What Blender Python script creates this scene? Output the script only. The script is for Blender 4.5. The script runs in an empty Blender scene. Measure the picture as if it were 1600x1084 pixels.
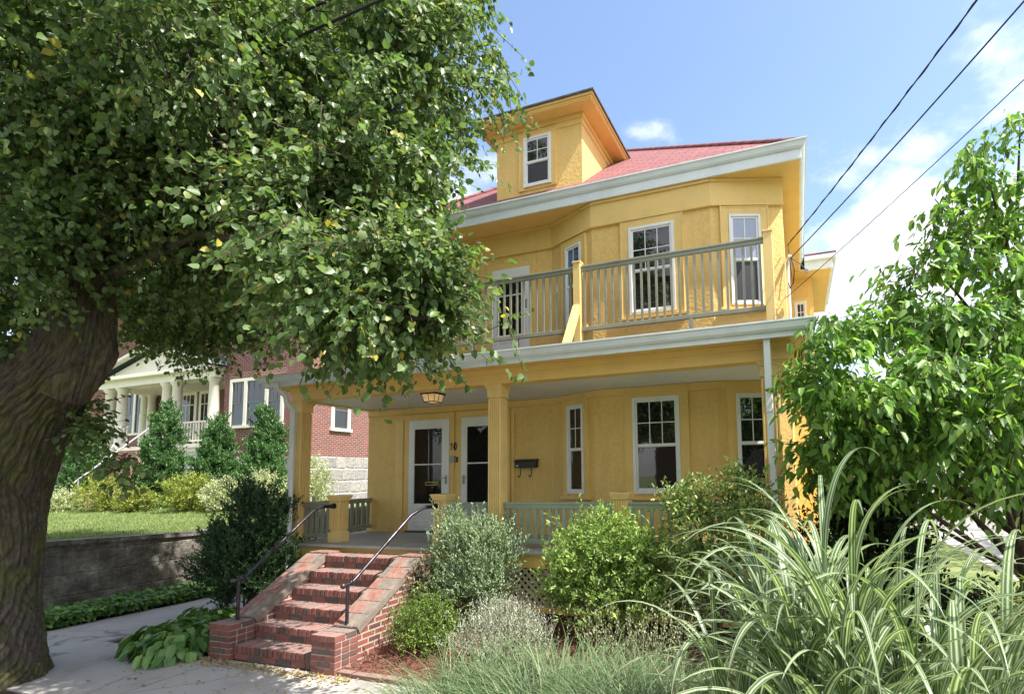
import bpy, bmesh, math, random
import numpy as np
from mathutils import Vector, Matrix
random.seed(7); rng = np.random.default_rng(11)
C = bpy.context.scene.collection
R = math.radians
sc = bpy.context.scene

# ------------------------------------------------------------------ camera
cam_d = bpy.data.cameras.new('camera'); cam = bpy.data.objects.new('camera', cam_d); C.objects.link(cam)
yaw, pitch, roll = R(-19.597), R(5.197), R(-1.039)
fw = Vector((math.sin(yaw)*math.cos(pitch), math.cos(yaw)*math.cos(pitch), math.sin(pitch)))
rt = Vector((math.cos(yaw), -math.sin(yaw), 0)); up = rt.cross(fw)
r2 = rt*math.cos(roll) + up*math.sin(roll); u2 = up*math.cos(roll) - rt*math.sin(roll)
cam.matrix_world = Matrix(((r2.x, u2.x, -fw.x, 4.053), (r2.y, u2.y, -fw.y, -6.743), (r2.z, u2.z, -fw.z, 2.214), (0, 0, 0, 1)))
cam_d.sensor_width = 36; cam_d.lens = 825.8/1600*36
cam_d.shift_x = (800-950.85)/1600; cam_d.shift_y = (666.9-542)/1600
cam_d.clip_start = .05; cam_d.clip_end = 2000
sc.camera = cam

# ------------------------------------------------------------------ light
SUN_EL, SUN_AZ = R(57), R(8.5)          # azimuth: from +X towards the street (-Y)
sdir = Vector((math.cos(SUN_EL)*math.cos(SUN_AZ), -math.cos(SUN_EL)*math.sin(SUN_AZ), math.sin(SUN_EL)))
sl = bpy.data.lights.new('sun', 'SUN'); so = bpy.data.objects.new('sun', sl); C.objects.link(so)
sl.energy = 4.0; sl.angle = R(.5); sl.color = (1, .955, .88)
so.rotation_euler = (-sdir).to_track_quat('-Z', 'Y').to_euler()
world = bpy.data.worlds.new('World'); sc.world = world; world.use_nodes = True
nt = world.node_tree; nt.nodes.clear()
def wn(t, **k):
    n = nt.nodes.new(t)
    for a, b in k.items(): setattr(n, a, b)
    return n
sky = wn('ShaderNodeTexSky', sky_type='NISHITA', sun_disc=False)
sky.sun_elevation = SUN_EL; sky.sun_rotation = math.atan2(sdir.x, sdir.y)
sky.air_density = 1.0; sky.dust_density = 1.2; sky.ozone_density = 1.0
tc = wn('ShaderNodeTexCoord'); L = nt.links.new
def wmath(op, a, b=None, c=None):
    n = wn('ShaderNodeMath', operation=op)
    for i, x in enumerate((a, b, c)):
        if x is None: continue
        if hasattr(x, 'node'): L(x, n.inputs[i])
        else: n.inputs[i].default_value = x
    return n.outputs[0]
noi = wn('ShaderNodeTexNoise'); noi.inputs['Scale'].default_value = 7; noi.inputs['Detail'].default_value = 9; noi.inputs['Roughness'].default_value = .6
mpg = wn('ShaderNodeMapping'); mpg.inputs['Scale'].default_value = (1, 1, 1.7)
L(tc.outputs['Generated'], mpg.inputs[0]); L(mpg.outputs[0], noi.inputs['Vector'])
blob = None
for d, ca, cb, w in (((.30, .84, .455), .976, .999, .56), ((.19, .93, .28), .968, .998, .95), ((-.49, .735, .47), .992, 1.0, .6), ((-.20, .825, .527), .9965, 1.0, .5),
                     ((.085, .87, .485), .9962, 1.0, .42), ((.6, .75, .25), .93, .995, .8), ((-.9, .3, .3), .9, .99, .7), ((.3, -.9, .35), .6, .9, 1.0), ((-.5, -.75, .45), .7, .93, 1.0), ((.0, -.6, .8), .8, .97, .9), ((.9, -.3, .3), .9, .99, .7)):  # wide -Y blobs: unseen cloud added behind the camera to brighten the facade
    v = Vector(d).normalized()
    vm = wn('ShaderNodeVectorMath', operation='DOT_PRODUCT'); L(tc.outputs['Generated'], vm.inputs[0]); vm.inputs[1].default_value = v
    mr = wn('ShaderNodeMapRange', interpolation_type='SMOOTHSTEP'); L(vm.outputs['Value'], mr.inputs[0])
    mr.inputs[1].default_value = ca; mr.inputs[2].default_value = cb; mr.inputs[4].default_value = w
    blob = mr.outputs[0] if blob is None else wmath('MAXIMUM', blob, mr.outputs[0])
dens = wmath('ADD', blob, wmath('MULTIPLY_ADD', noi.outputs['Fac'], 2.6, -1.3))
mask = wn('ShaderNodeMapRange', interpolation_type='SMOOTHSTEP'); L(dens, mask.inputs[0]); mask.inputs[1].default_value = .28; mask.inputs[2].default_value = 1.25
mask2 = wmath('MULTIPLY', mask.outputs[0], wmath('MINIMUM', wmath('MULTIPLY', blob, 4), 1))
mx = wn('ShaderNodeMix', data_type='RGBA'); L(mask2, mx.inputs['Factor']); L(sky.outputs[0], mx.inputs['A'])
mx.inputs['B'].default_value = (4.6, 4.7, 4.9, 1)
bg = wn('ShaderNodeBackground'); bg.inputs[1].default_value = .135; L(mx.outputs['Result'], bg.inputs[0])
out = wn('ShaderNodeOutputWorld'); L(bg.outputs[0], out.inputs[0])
sc.view_settings.view_transform = 'Standard'; sc.view_settings.look = 'None'; sc.view_settings.gamma = 1
sc.view_settings.exposure = 1.35
sc.cycles.max_bounces = 8; sc.cycles.transparent_max_bounces = 8

# ------------------------------------------------------------------ materials
class NM:
    def __init__(s, name):
        s.m = bpy.data.materials.new(name); s.m.use_nodes = True; s.t = s.m.node_tree; s.t.nodes.clear()
        s.o = s.n('ShaderNodeOutputMaterial'); s.b = s.n('ShaderNodeBsdfPrincipled'); s.l(s.b.outputs[0], s.o.inputs[0])
        s.geo = None
    def n(s, t, **k):
        n = s.t.nodes.new(t)
        for a, b in k.items():
            if hasattr(n, a): setattr(n, a, b)
        return n
    def l(s, a, b): s.t.links.new(a, b)
    def coord(s, kind='Object', scale=(1, 1, 1)):
        tcn = s.n('ShaderNodeTexCoord'); mp = s.n('ShaderNodeMapping'); mp.inputs['Scale'].default_value = scale
        s.l(tcn.outputs[kind], mp.inputs[0]); return mp.outputs[0]
    def noise(s, vec, scale, detail=5, rough=.55):
        n = s.n('ShaderNodeTexNoise'); n.inputs['Scale'].default_value = scale; n.inputs['Detail'].default_value = detail; n.inputs['Roughness'].default_value = rough
        s.l(vec, n.inputs['Vector']); return n.outputs['Fac']
    def ramp(s, fac, stops):
        r = s.n('ShaderNodeValToRGB'); s.l(fac, r.inputs[0]); e = r.color_ramp.elements
        while len(e) < len(stops): e.new(.5)
        for el, (p, c) in zip(e, stops): el.position = p; el.color = (*c, 1) if len(c) == 3 else c
        return r.outputs[0]
    def mix(s, fac, a, b, mode='MIX'):
        m = s.n('ShaderNodeMix', data_type='RGBA'); m.blend_type = mode
        for x, i in ((fac, 'Factor'), (a, 'A'), (b, 'B')):
            if hasattr(x, 'node'): s.l(x, m.inputs[i])
            elif i == 'Factor': m.inputs[i].default_value = x
            else: m.inputs[i].default_value = (*x, 1)
        return m.outputs['Result']
    def math(s, op, a, b=0):
        n = s.n('ShaderNodeMath', operation=op)
        for i, x in enumerate((a, b)):
            if hasattr(x, 'node'): s.l(x, n.inputs[i])
            else: n.inputs[i].default_value = x
        return n.outputs[0]
    def base(s, c):
        if hasattr(c, 'node'): s.l(c, s.b.inputs['Base Color'])
        else: s.b.inputs['Base Color'].default_value = (*c, 1)
    def rough(s, r): 
        if hasattr(r, 'node'): s.l(r, s.b.inputs['Roughness'])
        else: s.b.inputs['Roughness'].default_value = r
    def bump(s, h, strength=.4, dist=.02):
        b = s.n('ShaderNodeBump'); b.inputs['Strength'].default_value = strength; b.inputs['Distance'].default_value = dist
        s.l(h, b.inputs['Height']); s.l(b.outputs[0], s.b.inputs['Normal'])
    def island(s):
        if not s.geo: s.geo = s.n('ShaderNodeNewGeometry')
        return s.geo.outputs['Random Per Island']

def paint(name, c, rough=.5, var=.12, bump=.08, scale=3):
    m = NM(name); v = m.coord()
    d = tuple(x*(1-var*1.6) for x in c); e = tuple(min(1, x*(1+var*.6)) for x in c)
    m.base(m.ramp(m.noise(v, scale, 7, .65), [(.3, d), (.5, c), (.75, e)])); m.rough(rough)
    m.bump(m.noise(v, 60, 3), bump, .004); return m.m
M = {}
YEL = (.74, .43, .085)
m = NM('yellow_stucco'); v = m.coord()
n1 = m.noise(v, 1.3, 6, .6); n2 = m.noise(v, 22, 5, .6)
m.base(m.mix(m.ramp(n2, [(.35, (.0, .0, .0)), (.7, (1, 1, 1))]), m.ramp(n1, [(.3, (.75, .475, .14)), (.7, (.82, .54, .175))]), (.84, .59, .22))); m.rough(.75)
bc = m.b.inputs['Base Color'].links[0].from_socket
m.base(m.mix(1.0, bc, m.mix(.5, m.ramp(m.noise(m.coord('Object', (5, 5, .45)), 1.5, 6, .65), [(.3, (.86, .85, .83)), (.6, (1.03, 1.03, 1.03))]), m.ramp(m.noise(v, .6, 5, .6), [(.35, (.88, .87, .86)), (.65, (1.04, 1.04, 1.05))])), 'MULTIPLY'))
vo = m.n('ShaderNodeTexVoronoi', feature='SMOOTH_F1'); vo.inputs['Scale'].default_value = 26; m.l(v, vo.inputs['Vector'])
m.bump(m.math('ADD', m.math('MULTIPLY', n2, 1.0), m.math('MULTIPLY', vo.outputs['Distance'], .7)), .36, .015); M['stucco'] = m.m
M['trim'] = paint('yellow_trim_paint', (.80, .54, .175), .5, .07)
M['column'] = paint('yellow_column_paint', (.82, .58, .22), .5, .07)
M['soffit'] = paint('yellow_soffit_paint', (.80, .53, .165), .5, .06)
M['white'] = paint('white_trim_paint', (.80, .80, .78), .4, .05, .04)
M['gutter'] = paint('white_gutter_metal', (.76, .80, .80), .35, .07, .04)
M['ceiling'] = paint('porch_ceiling_paint', (.72, .72, .70), .5, .04)
M['sage'] = paint('sage_green_paint', (.30, .36, .27), .5, .10)
M['sageD'] = paint('olive_grey_paint', (.29, .295, .22), .5, .12)
M['floor'] = paint('grey_floor_paint', (.34, .35, .34), .5, .12)
M['black'] = paint('black_metal_paint', (.012, .012, .015), .4, .2)
M['cream'] = paint('cream_paint', (.80, .76, .64), .5, .05)
M['lattice'] = paint('weathered_lattice', (.46, .41, .29), .7, .15)
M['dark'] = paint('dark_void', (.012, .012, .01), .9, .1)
M['brass'] = paint('brass_metal', (.5, .33, .08), .3, .1)
M['steel'] = paint('grey_metal', (.32, .33, .34), .35, .15)
M['cable'] = paint('black_cable', (.008, .008, .014), .5, .1)
M['slate'] = paint('grey_green_roof', (.13, .17, .19), .7, .2)
M['winter'] = paint('dark_window_frame', (.10, .10, .10), .4, .1)
m = NM('handrail_metal'); v = m.coord(); m.base(m.ramp(m.noise(v, 9, 6, .7), [(.4, (.025, .02, .024)), (.62, (.10, .085, .10)), (.8, (.2, .17, .2))])); m.rough(.32); m.b.inputs['Metallic'].default_value = .6; M['rail'] = m.m
def glassmat(name, c, spec=.9, rough=.02, ior=1.75):
    m = NM(name); m.base(c); m.rough(rough); m.b.inputs['IOR'].default_value = ior
    v = m.coord(); m.bump(m.noise(v, 2.2, 2), .05, .02); return m.m
M['glass'] = glassmat('dark_window_glass', (.012, .012, .014))
M['doorglass'] = glassmat('storm_door_glass', (.014, .013, .014), ior=1.5)
M['pale_pane'] = glassmat('pale_bluish_glass', (.32, .34, .44), ior=1.8)  # pale bluish pane colour, used in one upper sash
M['screen'] = paint('window_screen', (.03, .03, .04), .5, .15)
m = NM('lamp_glass'); m.base((.6, .42, .2)); m.rough(.3); m.b.inputs['Emission Color'].default_value = (1, .62, .28, 1)
v = m.coord(scale=(1, 1, 1)); m.l(m.math('MULTIPLY', m.noise(v, 12, 2), .30), m.b.inputs['Emission Strength']); M['lampglass'] = m.m
m = NM('lamp_bulb'); m.base((1, .9, .7)); m.b.inputs['Emission Color'].default_value = (1, .8, .5, 1); m.b.inputs['Emission Strength'].default_value = 6; M['bulb'] = m.m
def brickmat(name, c1, c2, mortar, w=.205, h=.07, ms=.011, dark=(.07, .035, .035), bump=.6):
    m = NM(name); v = m.coord('UV')
    b = m.n('ShaderNodeTexBrick'); m.l(v, b.inputs['Vector'])
    b.inputs['Scale'].default_value = 1; b.inputs['Brick Width'].default_value = w; b.inputs['Row Height'].default_value = h
    b.inputs['Mortar Size'].default_value = ms; b.inputs['Mortar Smooth'].default_value = .2; b.inputs['Bias'].default_value = 0
    b.inputs['Color1'].default_value = (0, 0, 0, 1); b.inputs['Color2'].default_value = (1, 1, 1, 1); b.inputs['Mortar'].default_value = (.5, .5, .5, 1)
    col = m.ramp(b.outputs['Color'], [(.0, dark), (.18, dark), (.3, c1), (.7, c2), (1, c1)])
    col = m.mix(.35, col, m.ramp(m.noise(v, 14, 5), [(.3, tuple(x*.55 for x in c1)), (.7, tuple(min(1, x*1.35) for x in c2))]))
    m.base(m.mix(b.outputs['Fac'], col, mortar)); m.rough(.85)
    m.bump(m.math('SUBTRACT', m.math('MULTIPLY', m.noise(v, 60, 3), .3), b.outputs['Fac']), bump, .012); return m.m
M['brickwall'] = brickmat('red_brick_wall', (.17, .032, .023), (.24, .05, .034), (.29, .24, .21))
M['stepbrick'] = brickmat('red_step_brick_wall', (.20, .055, .042), (.29, .09, .065), (.42, .37, .31), w=.205, h=.072)
m = NM('loose_brick'); v = m.coord()
c = m.ramp(m.island(), [(0, (.055, .04, .038)), (.2, (.10, .06, .05)), (.35, (.17, .045, .034)), (.65, (.24, .075, .056)), (1, (.14, .042, .033))])
n = m.noise(v, 13, 7, .7)
gz = m.n('ShaderNodeSeparateXYZ'); m.island(); m.l(m.geo.outputs['Normal'], gz.inputs[0])
dust = m.math('MULTIPLY', m.math('MAXIMUM', gz.outputs[2], .18), m.math('ADD', n, -.05))
m.base(m.mix(dust, c, (.38, .32, .28))); m.rough(.85); m.bump(m.noise(v, 90, 4), .5, .006); M['brick'] = m.m
m = NM('dark_coping_brick'); v = m.coord()
c = m.ramp(m.island(), [(0, (.12, .10, .085)), (.3, (.2, .155, .125)), (.55, (.27, .105, .08)), (.8, (.25, .09, .065)), (1, (.17, .13, .11))])
m.base(m.mix(m.ramp(m.noise(v, 10, 7, .7), [(.4, (0, 0, 0)), (.75, (.7, .7, .7))]), c, (.34, .29, .24))); m.rough(.85); m.bump(m.noise(v, 80, 4), .5, .006); M['coping'] = m.m
M['mortar'] = paint('grey_mortar', (.46, .41, .35), .9, .2, .3, 12)
m = NM('red_roof_shingle'); v = m.coord('UV')
b = m.n('ShaderNodeTexBrick'); m.l(v, b.inputs['Vector']); b.inputs['Scale'].default_value = 1; b.inputs['Brick Width'].default_value = .3; b.inputs['Row Height'].default_value = .15; b.inputs['Mortar Size'].default_value = .014
b.inputs['Color1'].default_value = (0, 0, 0, 1); b.inputs['Color2'].default_value = (1, 1, 1, 1); b.inputs['Mortar'].default_value = (.3, .3, .3, 1)
c = m.ramp(b.outputs['Color'], [(0, (.19, .07, .07)), (.5, (.27, .105, .104)), (1, (.225, .085, .085))])
c = m.mix(.3, c, m.ramp(m.noise(v, 5, 6), [(.3, (.15, .055, .055)), (.7, (.38, .165, .16))]))
m.base(m.mix(b.outputs['Fac'], c, (.16, .04, .04))); m.rough(.9); m.bump(m.math('SUBTRACT', m.math('MULTIPLY', m.noise(v, 90, 3), .6), b.outputs['Fac']), .6, .012); M['shingle'] = m.m
m = NM('dark_roll_roofing'); v = m.coord(); m.base(m.ramp(m.noise(v, 7, 6), [(.3, (.05, .04, .045)), (.7, (.12, .10, .11))])); m.rough(.9); M['roofing'] = m.m
m = NM('grey_concrete'); v = m.coord()
n1 = m.noise(v, 1.1, 7, .65); n2 = m.noise(v, 140, 3, .6)
m.base(m.mix(m.ramp(n2, [(.4, (0, 0, 0)), (.8, (.4, .4, .4))]), m.ramp(n1, [(.3, (.22, .20, .185)), (.45, (.34, .315, .29)), (.6, (.38, .355, .33)), (.8, (.43, .41, .385))]), (.48, .46, .43))); cv = m.n('ShaderNodeTexVoronoi', feature='DISTANCE_TO_EDGE'); cv.inputs['Scale'].default_value = .55; cn = m.n('ShaderNodeTexNoise'); cn.inputs['Scale'].default_value = 2.2; cn.inputs['Detail'].default_value = 6; m.l(v, cn.inputs['Vector']); m.l(m.mix(.2, v, cn.outputs['Color']), cv.inputs['Vector'])
bc = m.b.inputs['Base Color'].links[0].from_socket; m.base(m.mix(m.ramp(cv.outputs['Distance'], [(.0, (.75, .75, .75)), (.006, (0, 0, 0))]), bc, (.09, .08, .07)))
m.rough(.9); m.bump(n2, .25, .004); M['concrete'] = m.m
m = NM('asphalt'); v = m.coord(); m.base(m.ramp(m.noise(v, 60, 5), [(.3, (.07, .069, .068)), (.7, (.13, .127, .122))])); m.rough(.9); M['asphalt'] = m.m
m = NM('paving_grey_driveway'); v = m.coord(); m.base(m.ramp(m.noise(v, 3, 6), [(.3, (.34, .32, .31)), (.7, (.50, .47, .45))])); m.rough(.9); M['drive'] = m.m
m = NM('soil'); v = m.coord(); m.base(m.ramp(m.noise(v, 20, 6, .7), [(.3, (.03, .02, .014)), (.7, (.085, .055, .038))])); m.rough(1); m.bump(m.noise(v, 30, 5), .8, .03); M['soil'] = m.m
m = NM('bark_mulch'); v = m.coord(); m.base(m.ramp(m.noise(v, 34, 6, .75), [(.3, (.035, .014, .01)), (.5, (.15, .05, .032)), (.72, (.27, .11, .075))])); m.rough(1); m.bump(m.noise(v, 45, 5), 1, .03); M['mulch'] = m.m
m = NM('mulch_chip'); m.base(m.ramp(m.island(), [(0, (.05, .02, .014)), (.5, (.17, .06, .04)), (.85, (.28, .12, .08)), (1, (.42, .27, .2))])); m.rough(1); M['chip'] = m.m
m = NM('dry_leaf'); m.base(m.ramp(m.island(), [(0, (.22, .15, .05)), (.5, (.42, .34, .14)), (1, (.30, .2, .1))])); m.rough(.8); M['dryleaf'] = m.m
m = NM('lawn_turf'); v = m.coord(); m.base(m.ramp(m.noise(v, 1.2, 8, .7), [(.3, (.12, .18, .045)), (.5, (.19, .25, .08)), (.72, (.33, .33, .16))])); m.rough(1); m.bump(m.noise(v, 70, 3), 1, .03); M['turf'] = m.m
def blademat(name, stops, trans=.35):
    m = NM(name); c = m.ramp(m.island(), stops); m.base(c); m.rough(.55)
    tr = m.n('ShaderNodeBsdfTranslucent'); m.l(c, tr.inputs[0]); mxs = m.n('ShaderNodeMixShader'); mxs.inputs[0].default_value = trans
    m.l(m.b.outputs[0], mxs.inputs[1]); m.l(tr.outputs[0], mxs.inputs[2]); m.l(mxs.outputs[0], m.o.inputs[0]); return m.m
def leafmat(name, stops, trans=.38, rough=.45, gain=1.5, spec=.5):
    m = NM(name); v = m.coord(); c = m.ramp(m.island(), stops)
    c = m.mix(.5, c, m.ramp(m.noise(v, 1.7, 3), [(.3, (.55, .62, .5)), (.7, (1.25, 1.2, 1.1))]), 'MULTIPLY')
    m.base(c); m.rough(rough); m.b.inputs['Specular IOR Level'].default_value = spec
    tr = m.n('ShaderNodeBsdfTranslucent'); m.l(m.mix(1.0, c, (gain*1.05, gain*1.1, gain*.6), 'MULTIPLY'), tr.inputs[0])
    mxs = m.n('ShaderNodeMixShader'); mxs.inputs[0].default_value = trans
    m.l(m.b.outputs[0], mxs.inputs[1]); m.l(tr.outputs[0], mxs.inputs[2]); m.l(mxs.outputs[0], m.o.inputs[0]); return m.m
M['linden'] = leafmat('linden_leaf', [(0, (0.069, 0.119, 0.034)), (.45, (0.119, 0.195, 0.063)), (.8, (0.175, 0.258, 0.091)), (.97, (0.251, 0.306, 0.124)), (1, (0.501, 0.418, 0.069))], spec=.5, rough=.42)
M['bract'] = leafmat('linden_bract', [(0, (.20, .24, .09)), (1, (.32, .34, .15))])
M['dogwood'] = leafmat('dogwood_leaf', [(0, (0.083, 0.175, 0.036)), (.5, (0.149, 0.290, 0.059)), (.85, (0.249, 0.414, 0.092)), (1, (0.364, 0.480, 0.133))], trans=.42)
M['yewleaf'] = leafmat('dark_yew_leaf', [(0, (0.022, 0.055, 0.022)), (.6, (0.041, 0.093, 0.038)), (1, (0.084, 0.150, 0.055))], trans=.2)
M['junip'] = leafmat('grey_green_leaf', [(0, (0.146, 0.218, 0.125)), (.5, (0.270, 0.374, 0.218)), (1, (0.478, 0.582, 0.374))], trans=.25)
M['boxleaf'] = leafmat('bright_box_leaf', [(0, (0.076, 0.143, 0.024)), (.5, (0.151, 0.260, 0.037)), (1, (0.286, 0.403, 0.067))], trans=.3)
M['rhodo'] = leafmat('light_green_shrub_leaf', [(0, (0.121, 0.212, 0.044)), (.5, (0.242, 0.373, 0.091)), (1, (0.484, 0.605, 0.202))], trans=.3)
M['rhodoD'] = leafmat('mid_green_shrub_leaf', [(0, (0.084, 0.144, 0.040)), (.5, (0.180, 0.276, 0.072)), (.85, (0.360, 0.456, 0.144)), (1, (0.720, 0.720, 0.312))], trans=.3)
M['artem'] = leafmat('silver_leaf', [(0, (0.348, 0.401, 0.295)), (.5, (0.592, 0.643, 0.504)), (1, (0.750, 0.750, 0.748))], trans=.2)
M['conif'] = leafmat('conifer_leaf', [(0, (0.038, 0.101, 0.030)), (.5, (0.075, 0.176, 0.054)), (1, (0.135, 0.257, 0.081))], trans=.2)
M['spirea'] = leafmat('yellow_green_leaf', [(0, (0.161, 0.207, 0.035)), (.5, (0.275, 0.321, 0.063)), (1, (0.413, 0.424, 0.115))], trans=.3)
M['varieg'] = leafmat('pale_variegated_leaf', [(0, (0.182, 0.247, 0.117)), (.5, (0.416, 0.455, 0.260)), (1, (0.715, 0.715, 0.520))], trans=.25)
M['hosta'] = leafmat('hosta_leaf', [(0, (0.074, 0.158, 0.043)), (.6, (0.136, 0.263, 0.068)), (1, (0.253, 0.399, 0.105))], trans=.25, rough=.38)
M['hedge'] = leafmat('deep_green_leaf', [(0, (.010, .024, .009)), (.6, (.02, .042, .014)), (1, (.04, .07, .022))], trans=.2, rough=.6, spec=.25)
M['sage_p'] = leafmat('meadow_leaf', [(0, (.09, .13, .03)), (.6, (.17, .22, .05)), (1, (.30, .32, .08))])
M['grassb'] = blademat('fine_grass_blade', [(0, (0.069, 0.121, 0.046)), (.5, (0.127, 0.207, 0.081)), (.85, (0.207, 0.287, 0.138)), (1, (0.414, 0.391, 0.230))])
M['lawnb'] = blademat('lawn_blade', [(0, (0.105, 0.180, 0.038)), (.5, (0.180, 0.270, 0.060)), (1, (0.390, 0.405, 0.165))])
m = NM('striped_blade'); tcn = m.n('ShaderNodeTexCoord'); sp = m.n('ShaderNodeSeparateXYZ'); m.l(tcn.outputs['UV'], sp.inputs[0])
G1, W1 = (.10, .17, .055), (.52, .56, .42)
stripes = m.ramp(sp.outputs[0], [(0, W1), (.15, G1), (.27, G1), (.37, W1), (.47, (.6, .63, .5)), (.57, G1), (.72, (.09, .15, .05)), (.8, W1), (.88, G1), (1, G1)])
c = m.mix(.55, stripes, m.ramp(m.island(), [(0, (.5, .55, .4)), (.5, (.95, 1, .8)), (1, (1.3, 1.3, 1.15))]), 'MULTIPLY')
m.base(c); m.rough(.38)
tr = m.n('ShaderNodeBsdfTranslucent'); m.l(m.mix(1.0, c, (1.2, 1.3, .75), 'MULTIPLY'), tr.inputs[0]); mxs = m.n('ShaderNodeMixShader'); mxs.inputs[0].default_value = .35
m.l(m.b.outputs[0], mxs.inputs[1]); m.l(tr.outputs[0], mxs.inputs[2]); m.l(mxs.outputs[0], m.o.inputs[0]); M['stripe'] = m.m
m = NM('linden_bark'); v = m.coord('UV', (1, 1, 1))
n1 = m.noise(m.coord('UV', (9, 2.4, 1)), 2.4, 9, .78); n2 = m.noise(m.coord('Object'), 2.2, 6, .6)
c = m.ramp(n1, [(.3, (.02, .015, .011)), (.45, (.09, .07, .055)), (.6, (.19, .155, .12)), (.74, (.42, .36, .29))])
moss = m.ramp(n2, [(.43, (0, 0, 0)), (.6, (.85, .85, .85))])
m.base(m.mix(moss, c, m.ramp(n1, [(.35, (.035, .035, .013)), (.6, (.19, .185, .055)), (.75, (.34, .32, .12))]))); m.rough(1); m.bump(m.math('ADD', n1, m.math('MULTIPLY', m.noise(m.coord('Object'), 40, 4), .3)), 1, .05); M['bark'] = m.m
M['twig'] = paint('brown_twig', (.085, .06, .045), .9, .3, .3, 20)
m = NM('granite_foundation'); v = m.coord('UV')
dn = m.n('ShaderNodeTexNoise'); dn.inputs['Scale'].default_value = 2.6; dn.inputs['Detail'].default_value = 3; m.l(v, dn.inputs['Vector'])
b = m.n('ShaderNodeTexBrick'); m.l(m.mix(.11, v, dn.outputs['Color']), b.inputs['Vector']); b.inputs['Scale'].default_value = 1; b.inputs['Brick Width'].default_value = .48; b.inputs['Row Height'].default_value = .40; b.inputs['Mortar Size'].default_value = .04; b.inputs['Mortar Smooth'].default_value = .8; b.offset = .37; b.squash = .75; b.squash_frequency = 3
b.inputs['Color1'].default_value = (.19, .18, .18, 1); b.inputs['Color2'].default_value = (.40, .37, .34, 1); b.inputs['Mortar'].default_value = (.46, .45, .43, 1)
m.base(m.mix(.45, b.outputs['Color'], m.ramp(m.noise(v, 7, 8, .75), [(.3, (.16, .15, .15)), (.7, (.54, .5, .46))]))); m.rough(.95); m.bump(m.math('SUBTRACT', m.noise(v, 9, 6, .7), m.math('MULTIPLY', b.outputs['Fac'], .7)), .9, .06); M['granite'] = m.m
m = NM('old_stone_wall'); v = m.coord('UV')
b = m.n('ShaderNodeTexBrick'); m.l(v, b.inputs['Vector']); b.inputs['Scale'].default_value = 1; b.inputs['Brick Width'].default_value = .9; b.inputs['Row Height'].default_value = .36; b.inputs['Mortar Size'].default_value = .02; b.inputs['Mortar Smooth'].default_value = .8
b.inputs['Color1'].default_value = (.10, .09, .08, 1); b.inputs['Color2'].default_value = (.2, .18, .155, 1); b.inputs['Mortar'].default_value = (.23, .2, .17, 1)
m.base(m.mix(.8, b.outputs['Color'], m.ramp(m.noise(v, 2.3, 10, .8), [(.38, (.04, .033, .027)), (.48, (.14, .125, .105)), (.55, (.25, .23, .195)), (.64, (.5, .47, .42))]))); m.rough(.95); m.bump(m.math('SUBTRACT', m.noise(v, 7, 8, .75), m.math('MULTIPLY', b.outputs['Fac'], .25)), 1, .08); M['oldstone'] = m.m
m = NM('white_clapboard'); v = m.coord('UV'); w = m.n('ShaderNodeTexWave', wave_type='BANDS', bands_direction='Y', wave_profile='SAW'); m.l(v, w.inputs['Vector']); w.inputs['Scale'].default_value = 2.1
m.base((.78, .79, .8)); m.rough(.6); m.bump(w.outputs['Fac'], .5, .02); M['clap'] = m.m

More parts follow.
